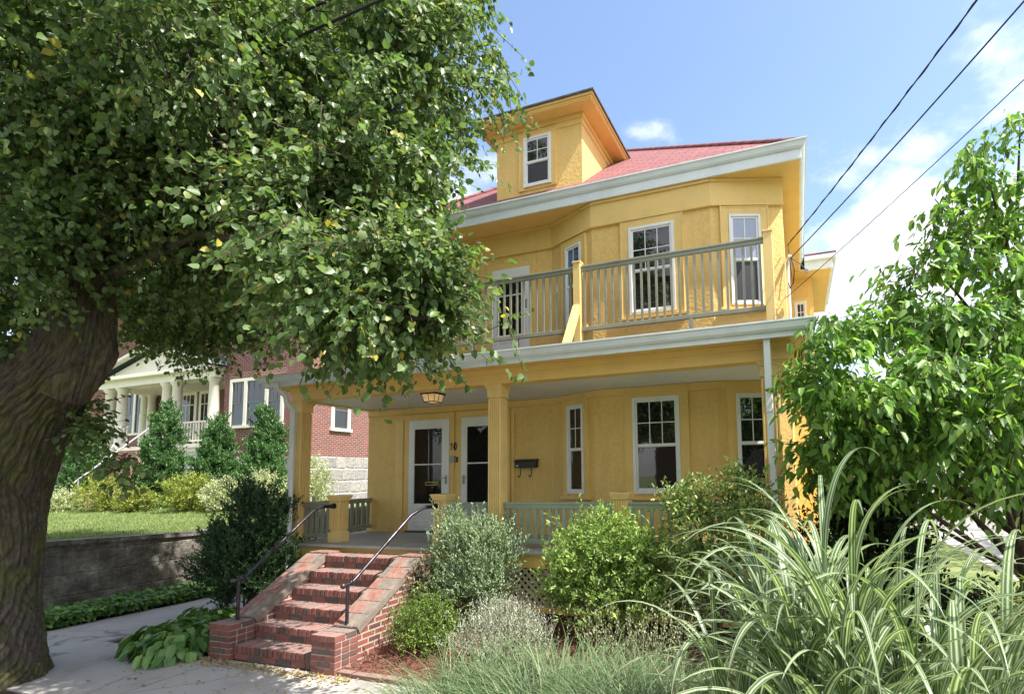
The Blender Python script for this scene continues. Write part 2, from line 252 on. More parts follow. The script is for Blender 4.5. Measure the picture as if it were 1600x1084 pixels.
# ------------------------------------------------------------------ builders
ORG = {}
def tag(o, label=None, cat=None, group=None, kind=None):
    if label: o['label'] = label
    if cat: o['category'] = cat
    if group: o['group'] = group
    if kind: o['kind'] = kind
    return o
def thing(name, loc, label, cat, group=None):
    o = bpy.data.objects.new(name, None); o.location = loc; o.empty_display_size = .2; C.objects.link(o)
    ORG[o] = Vector(loc); return tag(o, label, cat, group)
def link_mesh(name, me, mat, parent=None, origin=None):
    o = bpy.data.objects.new(name, me); me.materials.append(mat) if not me.materials else None
    if parent is not None:
        o.parent = parent; org = ORG[parent]
    else:
        org = Vector(origin or (0, 0, 0)); o.location = org
    ORG[o] = org; C.objects.link(o); return o
class MB:
    def __init__(s): s.v = []; s.f = []; s.uv = {}; s.sm = set()
    def add(s, vs, fs, smooth=False):
        n = len(s.v); s.v += [tuple(x) for x in vs]
        for f in fs:
            if smooth: s.sm.add(len(s.f))
            s.f.append([i+n for i in f])
    def box(s, x0, x1, y0, y1, z0, z1):
        s.add([(x0, y0, z0), (x1, y0, z0), (x1, y1, z0), (x0, y1, z0), (x0, y0, z1), (x1, y0, z1), (x1, y1, z1), (x0, y1, z1)],
              [(0, 3, 2, 1), (4, 5, 6, 7), (0, 1, 5, 4), (1, 2, 6, 5), (2, 3, 7, 6), (3, 0, 4, 7)])
    def obox(s, o, ax, ay, az, x0, x1, y0, y1, z0, z1):
        o = Vector(o)
        P = lambda x, y, z: o+ax*x+ay*y+az*z
        s.add([P(x0, y0, z0), P(x1, y0, z0), P(x1, y1, z0), P(x0, y1, z0), P(x0, y0, z1), P(x1, y0, z1), P(x1, y1, z1), P(x0, y1, z1)],
              [(0, 3, 2, 1), (4, 5, 6, 7), (0, 1, 5, 4), (1, 2, 6, 5), (2, 3, 7, 6), (3, 0, 4, 7)])
    def prism(s, poly, z0, z1):          # poly counter-clockwise in XY
        n = len(poly)
        s.add([(x, y, z0) for x, y in poly]+[(x, y, z1) for x, y in poly],
              [tuple(range(n))[::-1], tuple(range(n, 2*n))]+[(i, (i+1) % n, n+(i+1) % n, n+i) for i in range(n)])
    def prism_x(s, poly, x0, x1):        # poly (y,z) counter-clockwise seen from +X
        n = len(poly)
        s.add([(x0, y, z) for y, z in poly]+[(x1, y, z) for y, z in poly],
              [tuple(range(n))[::-1], tuple(range(n, 2*n))]+[(i, (i+1) % n, n+(i+1) % n, n+i) for i in range(n)])
    def tube(s, pts, r, k=8, cap=True):
        pts = [Vector(p) for p in pts]; n = len(pts); rs = r if isinstance(r, (list, tuple)) else [r]*n
        vs = []; prev = None
        for i, p in enumerate(pts):
            d = (pts[min(i+1, n-1)]-pts[max(i-1, 0)]).normalized()
            if prev is None:
                a = Vector((0, 0, 1)) if abs(d.z) < .9 else Vector((1, 0, 0)); prev = d.cross(a).normalized()
            a = (prev-d*prev.dot(d)).normalized(); prev = a; b = d.cross(a)
            vs += [p+(a*math.cos(t)+b*math.sin(t))*rs[i] for t in [2*math.pi*j/k for j in range(k)]]
        fs = [(i*k+j, i*k+(j+1) % k, (i+1)*k+(j+1) % k, (i+1)*k+j) for i in range(n-1) for j in range(k)]
        s.add(vs, fs, True)
        if cap: s.add(vs[:k], [tuple(range(k))[::-1]]); s.add(vs[-k:], [tuple(range(k))])
    def lathe(s, prof, cx, cy, k=16):
        vs = [(cx+r*math.cos(2*math.pi*j/k), cy+r*math.sin(2*math.pi*j/k), z) for r, z in prof for j in range(k)]
        fs = [(i*k+j, i*k+(j+1) % k, (i+1)*k+(j+1) % k, (i+1)*k+j) for i in range(len(prof)-1) for j in range(k)]
        s.add(vs, fs, True); s.add(vs[-k:], [tuple(range(k))]); s.add(vs[:k], [tuple(range(k))[::-1]])
    def ball(s, c, r, k=10):
        pr = [(r*math.sin(math.pi*i/7)+1e-4, c[2]-r*math.cos(math.pi*i/7)) for i in range(8)]; s.lathe(pr, c[0], c[1], k)
    def build(s, name, mat, parent=None, origin=None, bevel=0, kind=None):
        org = ORG[parent] if parent is not None else Vector(origin or (0, 0, 0))
        me = bpy.data.meshes.new(name); me.from_pydata([(x-org.x, y-org.y, z-org.z) for x, y, z in s.v], [], s.f); me.update()
        uvl = me.uv_layers.new(name='UVMap').data
        for p in me.polygons:
            n = p.normal; a = max(range(3), key=lambda i: abs(n[i]))
            for li in p.loop_indices:
                c = s.v[me.loops[li].vertex_index]
                uvl[li].uv = ((c[1], c[2]), (c[0], c[2]), (c[0], c[1]))[a]
            if p.index in s.sm: p.use_smooth = True
        o = link_mesh(name, me, mat, parent, origin)
        if bevel:
            b = o.modifiers.new('bevel', 'BEVEL'); b.width = bevel; b.segments = 2; b.limit_method = 'ANGLE'; b.angle_limit = R(50)
        if kind: o['kind'] = kind
        return o
def dup(o, parent, delta):
    c = o.copy(); C.objects.link(c); c.parent = parent; c.location = Vector(o.location)+Vector(delta); ORG[c] = ORG[o]+Vector(delta) if parent is None else ORG[parent]
    return c

def np_mesh(name, V, F, mat, parent=None, origin=None, uv=None, smooth=False):
    org = ORG[parent] if parent is not None else Vector(origin or (0, 0, 0))
    V = np.asarray(V, np.float32)-np.array(org, np.float32); F = np.asarray(F, np.int32); k = F.shape[1]
    me = bpy.data.meshes.new(name); me.vertices.add(len(V)); me.vertices.foreach_set('co', V.ravel())
    me.loops.add(F.size); me.loops.foreach_set('vertex_index', F.ravel()); me.polygons.add(len(F))
    me.polygons.foreach_set('loop_start', np.arange(0, F.size, k, dtype=np.int32)); 
    if smooth: me.polygons.foreach_set('use_smooth', np.ones(len(F), bool))
    if uv is not None:
        u = me.uv_layers.new(name='UVMap'); u.data.foreach_set('uv', np.asarray(uv, np.float32)[F.ravel()].ravel())
    me.update(calc_edges=True); return link_mesh(name, me, mat, parent, origin)
def unit(a): return a/np.maximum(np.linalg.norm(a, axis=-1, keepdims=True), 1e-9)
def leaf_geo(P, A, N, Ln, W, fold=.22, wide=.38, droop=.12):
    """two quads per leaf folded along the midrib; P base, A tip direction, N face normal"""
    A = unit(A); S = unit(np.cross(N, A)); N = np.cross(A, S); Ln = Ln[:, None]; W = W[:, None]
    b = P; t = P+A*Ln-N*Ln*droop
    def side(sg, u, w): return P+A*Ln*u+S*sg*W*w*.5+N*(W*fold*w)-N*Ln*droop*u*u
    V = np.stack([b, side(1, wide*.5, .85), side(1, wide+.28, .8), t, side(-1, wide+.28, .8), side(-1, wide*.5, .85)], 1).reshape(-1, 3)
    i = np.arange(len(P))[:, None]*6
    F = np.concatenate([i+np.array([[0, 3, 2, 1]]), i+np.array([[0, 5, 4, 3]])])
    return V, F
def rand_unit(n):
    return unit(rng.normal(size=(n, 3)))
def leaves(name, P, A, N, Ln, W, mat, parent, **k):
    V, F = leaf_geo(P, A, N, Ln, W, **k); return np_mesh(name, V, F, mat, parent)
def sprays(lobes, per, tl, leaf, shell=.55, droop=.5, up=.0, jitter=.5, outw=1.0, nm=(1.0, .55, .45), clump=None):
    """twigs inside ellipsoid lobes; returns leaf base, dir, normal, and twig segments"""
    Ps, As, Ns, T0, T1 = [], [], [], [], []
    for (cx, cy, cz, rx, ry, rz, n) in lobes:
        n = int(n); d = rand_unit(n); rad = (shell+(1-shell)*rng.random(n)**.6)[:, None]; rr_ = np.array([rx, ry, rz])
        c = np.array([cx, cy, cz]); s = c+d*rad*rr_
        if clump:
            m_c = max(3, n//clump[0]); dc = rand_unit(m_c); pc = dc*(shell+(1-shell)*rng.random(m_c)**.6)[:, None]*rr_; kk = rng.integers(0, m_c, n)
            g_ = rng.random(n) < clump[2]
            s = np.where(g_[:, None], c+pc[kk]+rng.normal(size=(n, 3))*clump[1]*np.array([1, 1, .6]), s); d = np.where(g_[:, None], unit(dc[kk]+.4*rng.normal(size=(n, 3))), d)
        dirs = unit(d*outw+rng.normal(size=(n, 3))*jitter+np.array([0, 0, up-droop*.5]))
        ln = tl*(.6+.8*rng.random(n))[:, None]
        T0.append(s-dirs*ln*.3); T1.append(s+dirs*ln*.7+np.array([0, 0, -droop*.2])*ln)
        for k in range(per):
            u = (k+.7*rng.random(n)[:, None])/per
            p = s+dirs*ln*(u-.3)+np.array([0, 0, -droop*.2])*ln*u*u
            side = unit(np.cross(dirs, rand_unit(n)))
            a = unit(dirs*(.5+.5*u)+side*.9+np.array([0, 0, up-droop])+rng.normal(size=(n, 3))*.25)
            nn = unit(np.array([0, 0, nm[0]])+d*nm[1]+rng.normal(size=(n, 3))*nm[2])
            Ps.append(p+rng.normal(size=(n, 3))*leaf*.25); As.append(a); Ns.append(nn)
    return np.concatenate(Ps), np.concatenate(As), np.concatenate(Ns), np.concatenate(T0), np.concatenate(T1)
def crown(name, parent, mat, lobes, per, tl, ll, lw, shell=.55, droop=.5, up=0., jitter=.5, nm=(1.0, .55, .45), clump=None, **k):
    P, A, N, T0, T1 = sprays(lobes, per, tl, ll, shell, droop, up, jitter, 1.0, nm, clump)
    sz = (.5+.75*rng.random(len(P)))
    return leaves(name, P, A, N, ll*sz, lw*sz, mat, parent, **k), T0, T1
def twigs(name, parent, T0, T1, r, mat, keep=1.0):
    s = rng.random(len(T0)) < keep; T0 = T0[s]; T1 = T1[s]; n = len(T0)
    d = unit(T1-T0); a = unit(np.cross(d, np.array([.3, .2, 1.0]))); b = np.cross(d, a)
    V = np.stack([T0+a*r, T0-a*r*.5+b*r*.87, T0-a*r*.5-b*r*.87, T1+a*r*.4, T1-a*r*.2+b*r*.35, T1-a*r*.2-b*r*.35], 1).reshape(-1, 3)
    i = np.arange(n)[:, None]*6
    F = np.concatenate([i+np.array([[0, 1, 4, 3]]), i+np.array([[1, 2, 5, 4]]), i+np.array([[2, 0, 3, 5]])])
    return np_mesh(name, V, F, mat, parent)
def blades(name, base, az, el, ln, w, mat, parent, seg=9, grav=1.0, vfold=.3, twist=.6):
    """arching grass blades, 3 verts across"""
    n = len(base); p = base.copy(); h = np.stack([np.cos(az), np.sin(az), np.zeros(n)], 1); e = el.copy()
    rows = []; ds = ln/seg; tw = (rng.random(n)-.5)*twist
    for k in range(seg+1):
        t = k/seg
        d = h*np.cos(e)[:, None]+np.array([0, 0, 1.0])*np.sin(e)[:, None]
        sd = np.stack([-np.sin(az+tw*t), np.cos(az+tw*t), np.zeros(n)], 1); nn = np.cross(d, sd)
        ww = (w*np.minimum(1, .55+1.6*t)*(1-t**3)+.0006)[:, None]*.5
        rows.append(np.stack([p-sd*ww+nn*ww*vfold, p, p+sd*ww+nn*ww*vfold], 1))
        p = p+d*ds[:, None]
        e = e-grav*(.5+1.6*t)*np.sqrt(ln/1.3)/seg*2.0*(.75+.5*((az*7.3) % 1))
        e = np.maximum(e, -1.45)
    V = np.stack(rows, 1).reshape(-1, 3)                      # n, seg+1, 3
    uv = np.tile(np.stack([np.tile([0, .5, 1], seg+1), np.repeat(np.arange(seg+1)/seg, 3)], 1), (n, 1))
    i = (np.arange(n)*(seg+1)*3)[:, None, None]; k = (np.arange(seg)*3)[None, :, None]
    F = np.concatenate([(i+k+np.array([0, 1, 4, 3])).reshape(-1, 4), (i+k+np.array([1, 2, 5, 4])).reshape(-1, 4)])
    return np_mesh(name, V, F, mat, parent, uv=uv, smooth=True)
def trunk_mesh(name, parent, mat, paths, k=14, rough=.0, ridge=0, sub=6):
    V, F, UV = [], [], []
    for pts, rs in paths:
        pts = [Vector(p) for p in pts]
        # resample with Catmull-Rom
        Q, q = [], []
        for i in range(len(pts)-1):
            p0, p1, p2, p3 = pts[max(i-1, 0)], pts[i], pts[i+1], pts[min(i+2, len(pts)-1)]
            for j in range(sub):
                t = j/sub; Q.append(.5*((2*p1)+(p2-p0)*t+(2*p0-5*p1+4*p2-p3)*t*t+(3*p1-p0-3*p2+p3)*t**3)); q.append(rs[i]*(1-t)+rs[i+1]*t)
        Q.append(pts[-1]); q.append(rs[-1]); b0 = len(V); prev = None; L_ = 0; ph = random.random()*6
        for i, p in enumerate(Q):
            d = (Q[min(i+1, len(Q)-1)]-Q[max(i-1, 0)]).normalized()
            if prev is None: prev = d.cross(Vector((0.2, 1, 0.1))).normalized()
            a = (prev-d*prev.dot(d)).normalized(); prev = a; b = d.cross(a)
            if i: L_ += (p-Q[i-1]).length
            for j in range(k+1):
                t = 2*math.pi*j/k
                rr = q[i]*(1+rough*(.5*math.sin(3*t+ph+L_*.8)+.35*math.sin(7*t-ph*2+L_*1.3)+.25*math.sin(13*t+L_*.5)))
                if ridge and q[i] > .1:
                    x = t*q[i]/.0135+3.2*math.sin(L_*2.1+t*2)+1.7*math.sin(L_*5.3+t*5+ph)+1.1*math.sin(L_*11+t*9)+L_*4
                    g = abs(math.sin(x*.5)); h_ = abs(math.sin(x*.5*1.618+L_*2.4+1.7*math.sin(L_*3.1)))
                    rr += ridge*min(1, q[i]/.3)*((g**.6)*(.45+.55*h_**.7)-.6)
                V.append(p+(a*math.cos(t)+b*math.sin(t))*rr); UV.append((j/k*max(q[0], .05)*6.3, L_))
        for i in range(len(Q)-1):
            for j in range(k):
                x = b0+i*(k+1)+j; F.append((x, x+1, x+k+2, x+k+1))
    return np_mesh(name, np.array([tuple(v) for v in V]), np.array(F), mat, parent, uv=np.array(UV), smooth=True)

# ------------------------------------------------------------------ the yellow house
H = thing('yellow_house', (0, 1.5, 0), 'yellow stucco two-storey house with red roof, dormer, front porch and balcony', 'house')
FP = [(-3.99, 1.56), (.08, 1.56), (1.02, 1.11), (2.97, 1.11), (4.01, 1.49), (4.01, 10), (-3.99, 10)]
b = MB(); b.prism(FP, 0, 6.72); b.build('wall', M['stucco'], H)
def band(pts, off, z0, z1, mb):          # a flat trim band standing off the front of the wall
    for (x0, y0), (x1, y1) in zip(pts[:-1], pts[1:]):
        d = Vector((x1-x0, y1-y0, 0)); l = d.length; d.normalize(); n = Vector((d.y, -d.x, 0))
        mb.obox((x0, y0, 0), d, n, Vector((0, 0, 1)), -.0, l+.012, -.02, off, z0, z1)
fr = FP[:5]
b = MB(); band(fr, .03, 6.30, 6.70, b); band(fr, .05, 6.27, 6.30, b); band(fr, .06, 6.655, 6.70, b); b.build('frieze', M['trim'], H, bevel=.006)
b = MB(); band(fr, .03, 3.475, 3.572, b); band(fr, .043, 3.455, 3.48, b); b.build('porch_frieze', M['trim'], H, bevel=.005)
# eaves and roof
EX0, EX1, EY0, EY1, EZ = -4.35, 4.35, .97, 10.5, 6.72
b = MB(); b.box(EX0+.06, EX1-.06, EY0+.06, EY1, EZ-.018, EZ+.02); b.build('soffit', M['soffit'], H)
b = MB()
b.box(EX0+.04, EX1-.04, EY0+.04, EY0+.07, 6.70, 6.86); b.box(EX1-.07, EX1-.04, EY0+.07, EY1, 6.70, 6.86); b.box(EX0+.04, EX0+.07, EY0+.07, EY1, 6.70, 6.86)
b.build('fascia', M['gutter'], H, bevel=.006)
def gutter_prof(o, s):   # outward o, along handled by caller; (offset, z)
    return [(0, -.115), (.05*s, -.115), (.075*s, -.09), (.095*s, -.03), (.115*s, -.02), (.115*s, 0), (.10*s, 0), (.085*s, -.02), (.0, -.02)]
def gutter(name, x0, x1, y, z, ret0, ret1, parent=H):
    """front gutter along X with returns going back along Y on both ends"""
    g = MB(); pr = gutter_prof(0, 1)
    def ring(p, nx, ny): return [(p[0]+nx*a, p[1]+ny*a, z+c) for a, c in pr]
    path = [((x0, y+ret0), (-1, 0)), ((x0, y), (-1, -1)), ((x1, y), (1, -1)), ((x1, y+ret1), (1, 0))]
    n = len(pr); vs = []
    for p, (nx, ny) in path: vs += ring(p, nx, ny)
    fs = [(i*n+j, i*n+(j+1) % n, (i+1)*n+(j+1) % n, (i+1)*n+j) for i in range(3) for j in range(n)]
    g.add(vs, fs); g.add(vs[:n], [tuple(range(n))]); g.add(vs[-n:], [tuple(range(n))[::-1]])
    return g.build(name, M['gutter'], parent)
gutter('gutter', EX0+.07, EX1-.07, EY0+.07, 6.965, 9, 9)
m_ = .79; RH = 6.955
b = MB(); ax, ay0, ay1 = 4.31, EY0+.035, 10.6; rz = RH+m_*ax
A_, B_, C_, D_ = (-ax, ay0, RH), (ax, ay0, RH), (ax, ay1, RH), (-ax, ay1, RH); r0 = (0, ay0+ax, rz); r1 = (0, max(ay1-ax, ay0+ax+.2), rz)
b.add([A_, B_, C_, D_, r0, r1, (-ax, ay0, RH-.025), (ax, ay0, RH-.025), (ax, ay1, RH-.025), (-ax, ay1, RH-.025)],
      [(0, 1, 4), (1, 2, 5, 4), (2, 3, 5), (3, 0, 4, 5), (1, 0, 6, 7), (2, 1, 7, 8), (3, 2, 8, 9), (0, 3, 9, 6)])
roof = b.build('roof', M['shingle'], H)
b = MB()
for s in (-1, 1): b.tube([(s*ax, ay0, RH+.01), (0, ay0+ax, rz+.01)], .045, 6)
b.build('hip_ridge', M['shingle'], H)
# dormer: front wall flush with the house wall
b = MB(); DX0, DX1, DY = -1.05, .69, 1.555
b.box(DX0, DX1, DY, 4.2, 7.30, 8.70); dm = b.build('dormer', M['stucco'], H)
b = MB(); b.box(DX0-.02, DX1+.02, DY-.02, 4.0, 8.50, 8.68); b.box(DX0-.05, DX1+.05, DY-.05, 4.0, 8.60, 8.69); b.build('dormer_frieze', M['trim'], dm, bevel=.006)
OV = .30
b = MB(); z0 = 8.69
b.box(DX0-OV, DX1+OV, DY-OV, 4.2, z0, z0+.022); b.box(DX0-OV-.012, DX1+OV+.012, DY-OV-.012, 4.2, z0+.022, z0+.06); b.box(DX0-OV-.04, DX1+OV+.04, DY-OV-.04, 4.2, z0+.06, z0+.10)
b.build('dormer_eave', M['soffit'], dm)
b = MB(); x0, x1, y0, y1 = DX0-OV-.07, DX1+OV+.07, DY-OV-.07, 4.3; zz = z0+.10; hh = .18*(x1-x0)/2; xm = (x0+x1)/2
b.add([(x0, y0, zz), (x1, y0, zz), (x1, y1, zz), (x0, y1, zz), (xm, y0+1.1, zz+hh), (xm, y1, zz+hh), (x0, y0, zz+.03), (x1, y0, zz+.03), (x1, y1, zz+.03), (x0, y1, zz+.03)],
      [(6, 7, 4), (7, 8, 5, 4), (8, 9, 5), (9, 6, 4, 5), (0, 1, 7, 6), (1, 2, 8, 7), (2, 3, 9, 8), (3, 0, 6, 9), (3, 2, 1, 0)])
b.build('dormer_roof', M['roofing'], dm)

def window(cx, cy, z0, z1, w, ang, cols=3, rows=2, glass=('glass', 'glass'), casing=.13, parent=H, name='window', cmat='trim', sill=True, wmat='white', upfrac=.5, grid=True):
    """double-hung window on a wall; ang = wall direction (radians from +X); parts: casing > frame, panes"""
    d = Vector((math.cos(ang), math.sin(ang), 0)); n = Vector((d.y, -d.x, 0)); zv = Vector((0, 0, 1)); o = Vector((cx, cy, 0)); h = w/2
    b = MB(); q = lambda mb, *a: mb.obox(o, d, n, zv, *a)
    c = casing
    if c:
        q(b, -h-c, -h, -.02, .034, z0-.05, z1+c); q(b, h, h+c, -.02, .034, z0-.05, z1+c); q(b, -h, h, -.02, .034, z1, z1+c)
        q(b, -h-c-.012, -h-c+.010, -.02, .042, z0-.05, z1+c+.02); q(b, h+c-.010, h+c+.012, -.02, .042, z0-.05, z1+c+.02); q(b, -h-c+.010, h+c-.010, -.02, .042, z1+c-.010, z1+c+.012)
        if sill: q(b, -h-c-.05, h+c+.05, -.02, .085, z0-.09, z0-.05)
        q(b, -h, h, -.02, .02, z0-.05, z0)
    else:
        q(b, -h-.04, h+.04, -.02, .03, z0-.06, z0); 
    cas = b.build(name, M[cmat], parent, bevel=.004)
    b = MB(); t = .045 if w > .5 else .035; zm = z0+(z1-z0)*upfrac
    q(b, -h, -h+t, .0, .05, z0, z1); q(b, h-t, h, .0, .05, z0, z1); q(b, -h+t, h-t, .0, .05, z1-t, z1); q(b, -h+t, h-t, .0, .055, z0, z0+t)
    s = .03
    for (a0, a1, y) in ((z0+t, zm, .018), (zm-.02, z1-t, .032)):
        q(b, -h+t, -h+t+s, .004, y, a0, a1); q(b, h-t-s, h-t, .004, y, a0, a1); q(b, -h+t+s, h-t-s, .004, y, a0, a0+.04); q(b, -h+t+s, h-t-s, .004, y, a1-.03, a1)
    b.build('frame', M[wmat], cas, bevel=.003)
    b = MB(); q(b, -h+t+s-.004, h-t-s+.004, -.004, .010, z0+t+.036, zm-.026); b.build('lower_pane', M[glass[1]], cas)
    b = MB(); q(b, -h+t+s-.004, h-t-s+.004, .006, .022, zm+.016, z1-t-.026); b.build('upper_pane', M[glass[0]], cas)
    if grid:
        b = MB(); W_ = 2*(h-t-s); x0 = -h+t+s; zz0, zz1 = zm+.02, z1-t-.03
        for i in range(1, cols): q(b, x0+W_*i/cols-.007, x0+W_*i/cols+.007, .018, .028, zz0, zz1)
        for i in range(1, rows): q(b, x0, x0+W_, .018, .026, zz0+(zz1-zz0)*i/rows-.007, zz0+(zz1-zz0)*i/rows+.007)
        b.build('muntins', M[wmat], cas)
    return cas
aL = math.atan2(-.45, .94); aR = math.atan2(.38, 1.04)
def on(p, q, t): return (p[0]+(q[0]-p[0])*t, p[1]+(q[1]-p[1])*t)
for zl, zu, gl, gm, gr in ((1.92, 3.38, ('glass', 'glass'), ('glass', 'glass'), ('glass', 'glass')), (4.72, 6.13, ('glass', 'glass'), ('glass', 'glass'), ('pale_pane', 'screen'))):
    window(*on(FP[1], FP[2], .58), zl, zu, .40, aL, 2, 2, gl, casing=.10)
    window(2.035, 1.11, zl, zu+.02, .74, 0, 3, 2, gm, casing=.13)
    window(*on(FP[3], FP[4], .46), zl, zu, .48, aR, 2, 2, gr, casing=.12)
window(-.185, DY, 7.50, 8.46, .56, 0, 2, 2, ('glass', 'screen'), casing=.09, parent=dm, name='dormer_window', sill=False)
window(-2.9, 1.56, 4.75, 6.10, .74, 0, 3, 2)
def door(x0, x1, z0, z1, y, name, slot=True, parent=H, kick=.50, handle=1):
    b = MB(); c = .12
    b.box(x0-c, x0, y-.03, y+.02, z0-.03, z1+c); b.box(x1, x1+c*.8, y-.03, y+.02, z0-.03, z1+c); b.box(x0, x1, y-.03, y+.02, z1, z1+c)
    D = b.build(name, M['trim'], parent, bevel=.005)
    b = MB(); st, sr = .125, .165
    b.box(x0, x0+st, y-.045, y+.01, z0, z1); b.box(x1-sr, x1, y-.045, y+.01, z0, z1); b.box(x0+st, x1-sr, y-.045, y+.01, z1-.17, z1); b.box(x0+st, x1-sr, y-.045, y+.01, z0, z0+kick)
    b.box(x0+st, x1-sr, y-.05, y+.0, z0+kick+.72, z0+kick+.745)
    b.box(x0+st+.03, x1-sr-.03, y-.052, y-.04, z0+.08, z0+.2); b.box(x0+st+.03, x1-sr-.03, y-.052, y-.04, z0+.26, z0+kick-.08)
    b.build('storm_door', M['white'], D, bevel=.005)
    b = MB(); b.box(x0+st-.005, x1-sr+.005, y-.028, y-.015, z0+kick-.01, z1-.16); b.build('pane', M['doorglass'], D)
    b = MB(); hx = x1-.06 if handle > 0 else x0+.06
    b.box(hx-.022, hx+.022, y-.055, y-.042, z0+.86, z0+1.02); b.tube([(hx, y-.05, z0+.97), (hx, y-.09, z0+.97), (hx-.09*handle, y-.095, z0+.975)], .009, 6); b.build('handle', M['steel'], D)
    if slot:
        b = MB(); b.box(x0+.38, x0+.66, y-.033, y-.027, z0+.84, z0+.855); b.box(x0+.38, x0+.66, y-.033, y-.027, z0+.89, z0+.905); b.box(x0+.38, x0+.39, y-.033, y-.027, z0+.855, z0+.89); b.box(x0+.65, x0+.66, y-.033, y-.027, z0+.855, z0+.89)
        b.build('mail_slot', M['brass'], D)
    b = MB(); b.box(x0-.05, x1+.05, y-.09, y+.01, z0-.03, z0-.002); b.build('threshold', M['winter'], D)
    return D
door(-2.96, -2.045, 1.245, 3.32, 1.56, 'door', True, handle=1)
door(-1.78, -.865, 1.245, 3.32, 1.56, 'door', False, handle=-1)
door(-1.13, -.36, 4.38, 6.02, 1.56, 'balcony_door', False, kick=.4)
# panel between the doors, number 10, intercom, bell
b = MB(); b.box(-2.035, -1.885, 1.545, 1.57, 1.3, 2.42); b.box(-2.03, -1.89, 1.54, 1.57, 2.47, 2.72); b.build('door_panel', M['trim'], H, bevel=.006)
for txt, x in (('1', -1.995), ('0', -1.92)):
    b = MB(); zc, yy = 2.80, 1.536
    if txt == '1': b.box(x-.007, x+.007, yy-.012, 1.565, zc-.07, zc+.07); b.obox((x, 0, zc+.07), Vector((.7, 0, .7)), Vector((0, 1, 0)), Vector((-.7, 0, .7)), -.05, .0, yy-.012, 1.565, -.016, .0)
    else:
        n = 20
        ring = lambda r1, r2, y: [(x+r1*math.cos(2*math.pi*i/n), y, zc+r2*math.sin(2*math.pi*i/n)) for i in range(n)]
        vs = ring(.040, .07, yy-.012)+ring(.026, .056, yy-.012)+ring(.040, .07, 1.565)+ring(.026, .056, 1.565)
        b.add(vs, [(i, (i+1) % n, n+(i+1) % n, n+i) for i in range(n)]+[(i, 2*n+i, 2*n+(i+1) % n, (i+1) % n) for i in range(n)]+[(n+i, n+(i+1) % n, 3*n+(i+1) % n, 3*n+i) for i in range(n)])
    b.build('house_number', M['black'], H)
b = MB(); b.box(-2.02, -1.915, 1.49, 1.56, 2.50, 2.62); b.build('intercom', M['steel'], H, bevel=.006)
b = MB(); b.box(-1.885, -1.855, 1.515, 1.56, 2.50, 2.60); b.build('doorbell', M['black'], H, bevel=.004); 
# corner pilaster trims on the entry wall
for xa, xb in ((-3.30, -3.12), (-.74, -.68)):
    b = MB(); b.box(xa, xb, 1.535, 1.57, 1.25, 3.34); b.build('wall_panel_trim', M['trim'], H, bevel=.004)
# porch floor, skirt, lattice
b = MB(); b.box(-4.06, 4.06, -.28, 1.57, 1.165, 1.209); b.build('porch_floor', M['floor'], H, bevel=.008)
b = MB(); b.box(-4.0, 4.0, -.18, -.12, .97, 1.165); b.box(-4.0, -3.94, -.12, 1.5, .97, 1.165); b.box(3.94, 4.0, -.12, 1.5, .97, 1.165); b.box(-4, 4, -.17, -.13, .38, .46); b.build('porch_skirt', M['trim'], H, bevel=.006)
b = MB()
for y, s in ((-.145, 1), (-.157, -1)):
    dv = Vector((s*.7071, 0, .7071)); dn = Vector((-s*.7071, 0, .7071))
    for i in range(-3, 92):
        x = -.95+i*.105 if s > 0 else -.95+i*.105+.5
        z0, z1 = .46, .97; l = (z1-z0)/.7071
        if s > 0 and x+.51 > 3.95 or s < 0 and (x-.51 < -.95 or x > 3.95) or x < -.95: continue
        b.obox((x, y, z0), dv, Vector((0, 1, 0)), dn, 0, l, 0, .010, -.019, .019)
b.build('lattice', M['lattice'], H)
b = MB(); b.box(-3.9, 3.9, .3, .36, .0, 1.16); b.build('crawl_space_shade', M['dark'], H)  # near-black sheet standing in for the shade under the porch
for x in (-3.8, -1.0, 1.85, 3.85):
    b = MB(); b.box(x-.1, x+.1, -.15, .05, 0, 1.16); b.build('porch_pier', M['trim'], H)
# columns
def square_column(cx, cy, w, z0, z1, name, cap=True, parent=H, nfl=6, base=.12):
    b = MB(); h = w/2
    b.box(cx-h+.018, cx+h-.018, cy-h+.018, cy+h-.018, z0, z1)
    zf0, zf1 = z0+base+.04, z1-(.2 if cap else .10)
    st = w/nfl
    for i in range(nfl):
        a0, a1 = -h+i*st+.007, -h+(i+1)*st-.007
        b.box(cx+a0, cx+a1, cy-h, cy-h+.02, zf0, zf1); b.box(cx+a0, cx+a1, cy+h-.02, cy+h, zf0, zf1)
        b.box(cx-h, cx-h+.02, cy+a0, cy+a1, zf0, zf1); b.box(cx+h-.02, cx+h, cy+a0, cy+a1, zf0, zf1)
    e = .008
    b.box(cx-h-e, cx+h+e, cy-h-e, cy+h+e, z0, z0+base); b.box(cx-h-e, cx+h+e, cy-h-e, cy+h+e, zf1+.015, z1-.09)
    for k, (o, a, c) in enumerate(((.014, -.09, -.055), (.028, -.055, -.025), (.04, -.025, -.0))): b.box(cx-h-o, cx+h+o, cy-h-o, cy+h+o, z1+a, z1+c)
    return b.build(name, M['column'], parent, bevel=.004)
SX = 3.84
for x in (-3.93, -.075, 3.78): square_column(x, 0, .21, 1.209, 3.56, 'porch_column')
for x, w, zt in ((-3.12, .21, 1.965), (-1.06, .21, 1.975), (1.81, .21, 1.985)): square_column(x, .06, w, 1.209, zt, 'newel_pedestal', cap=False, nfl=6, base=.16)
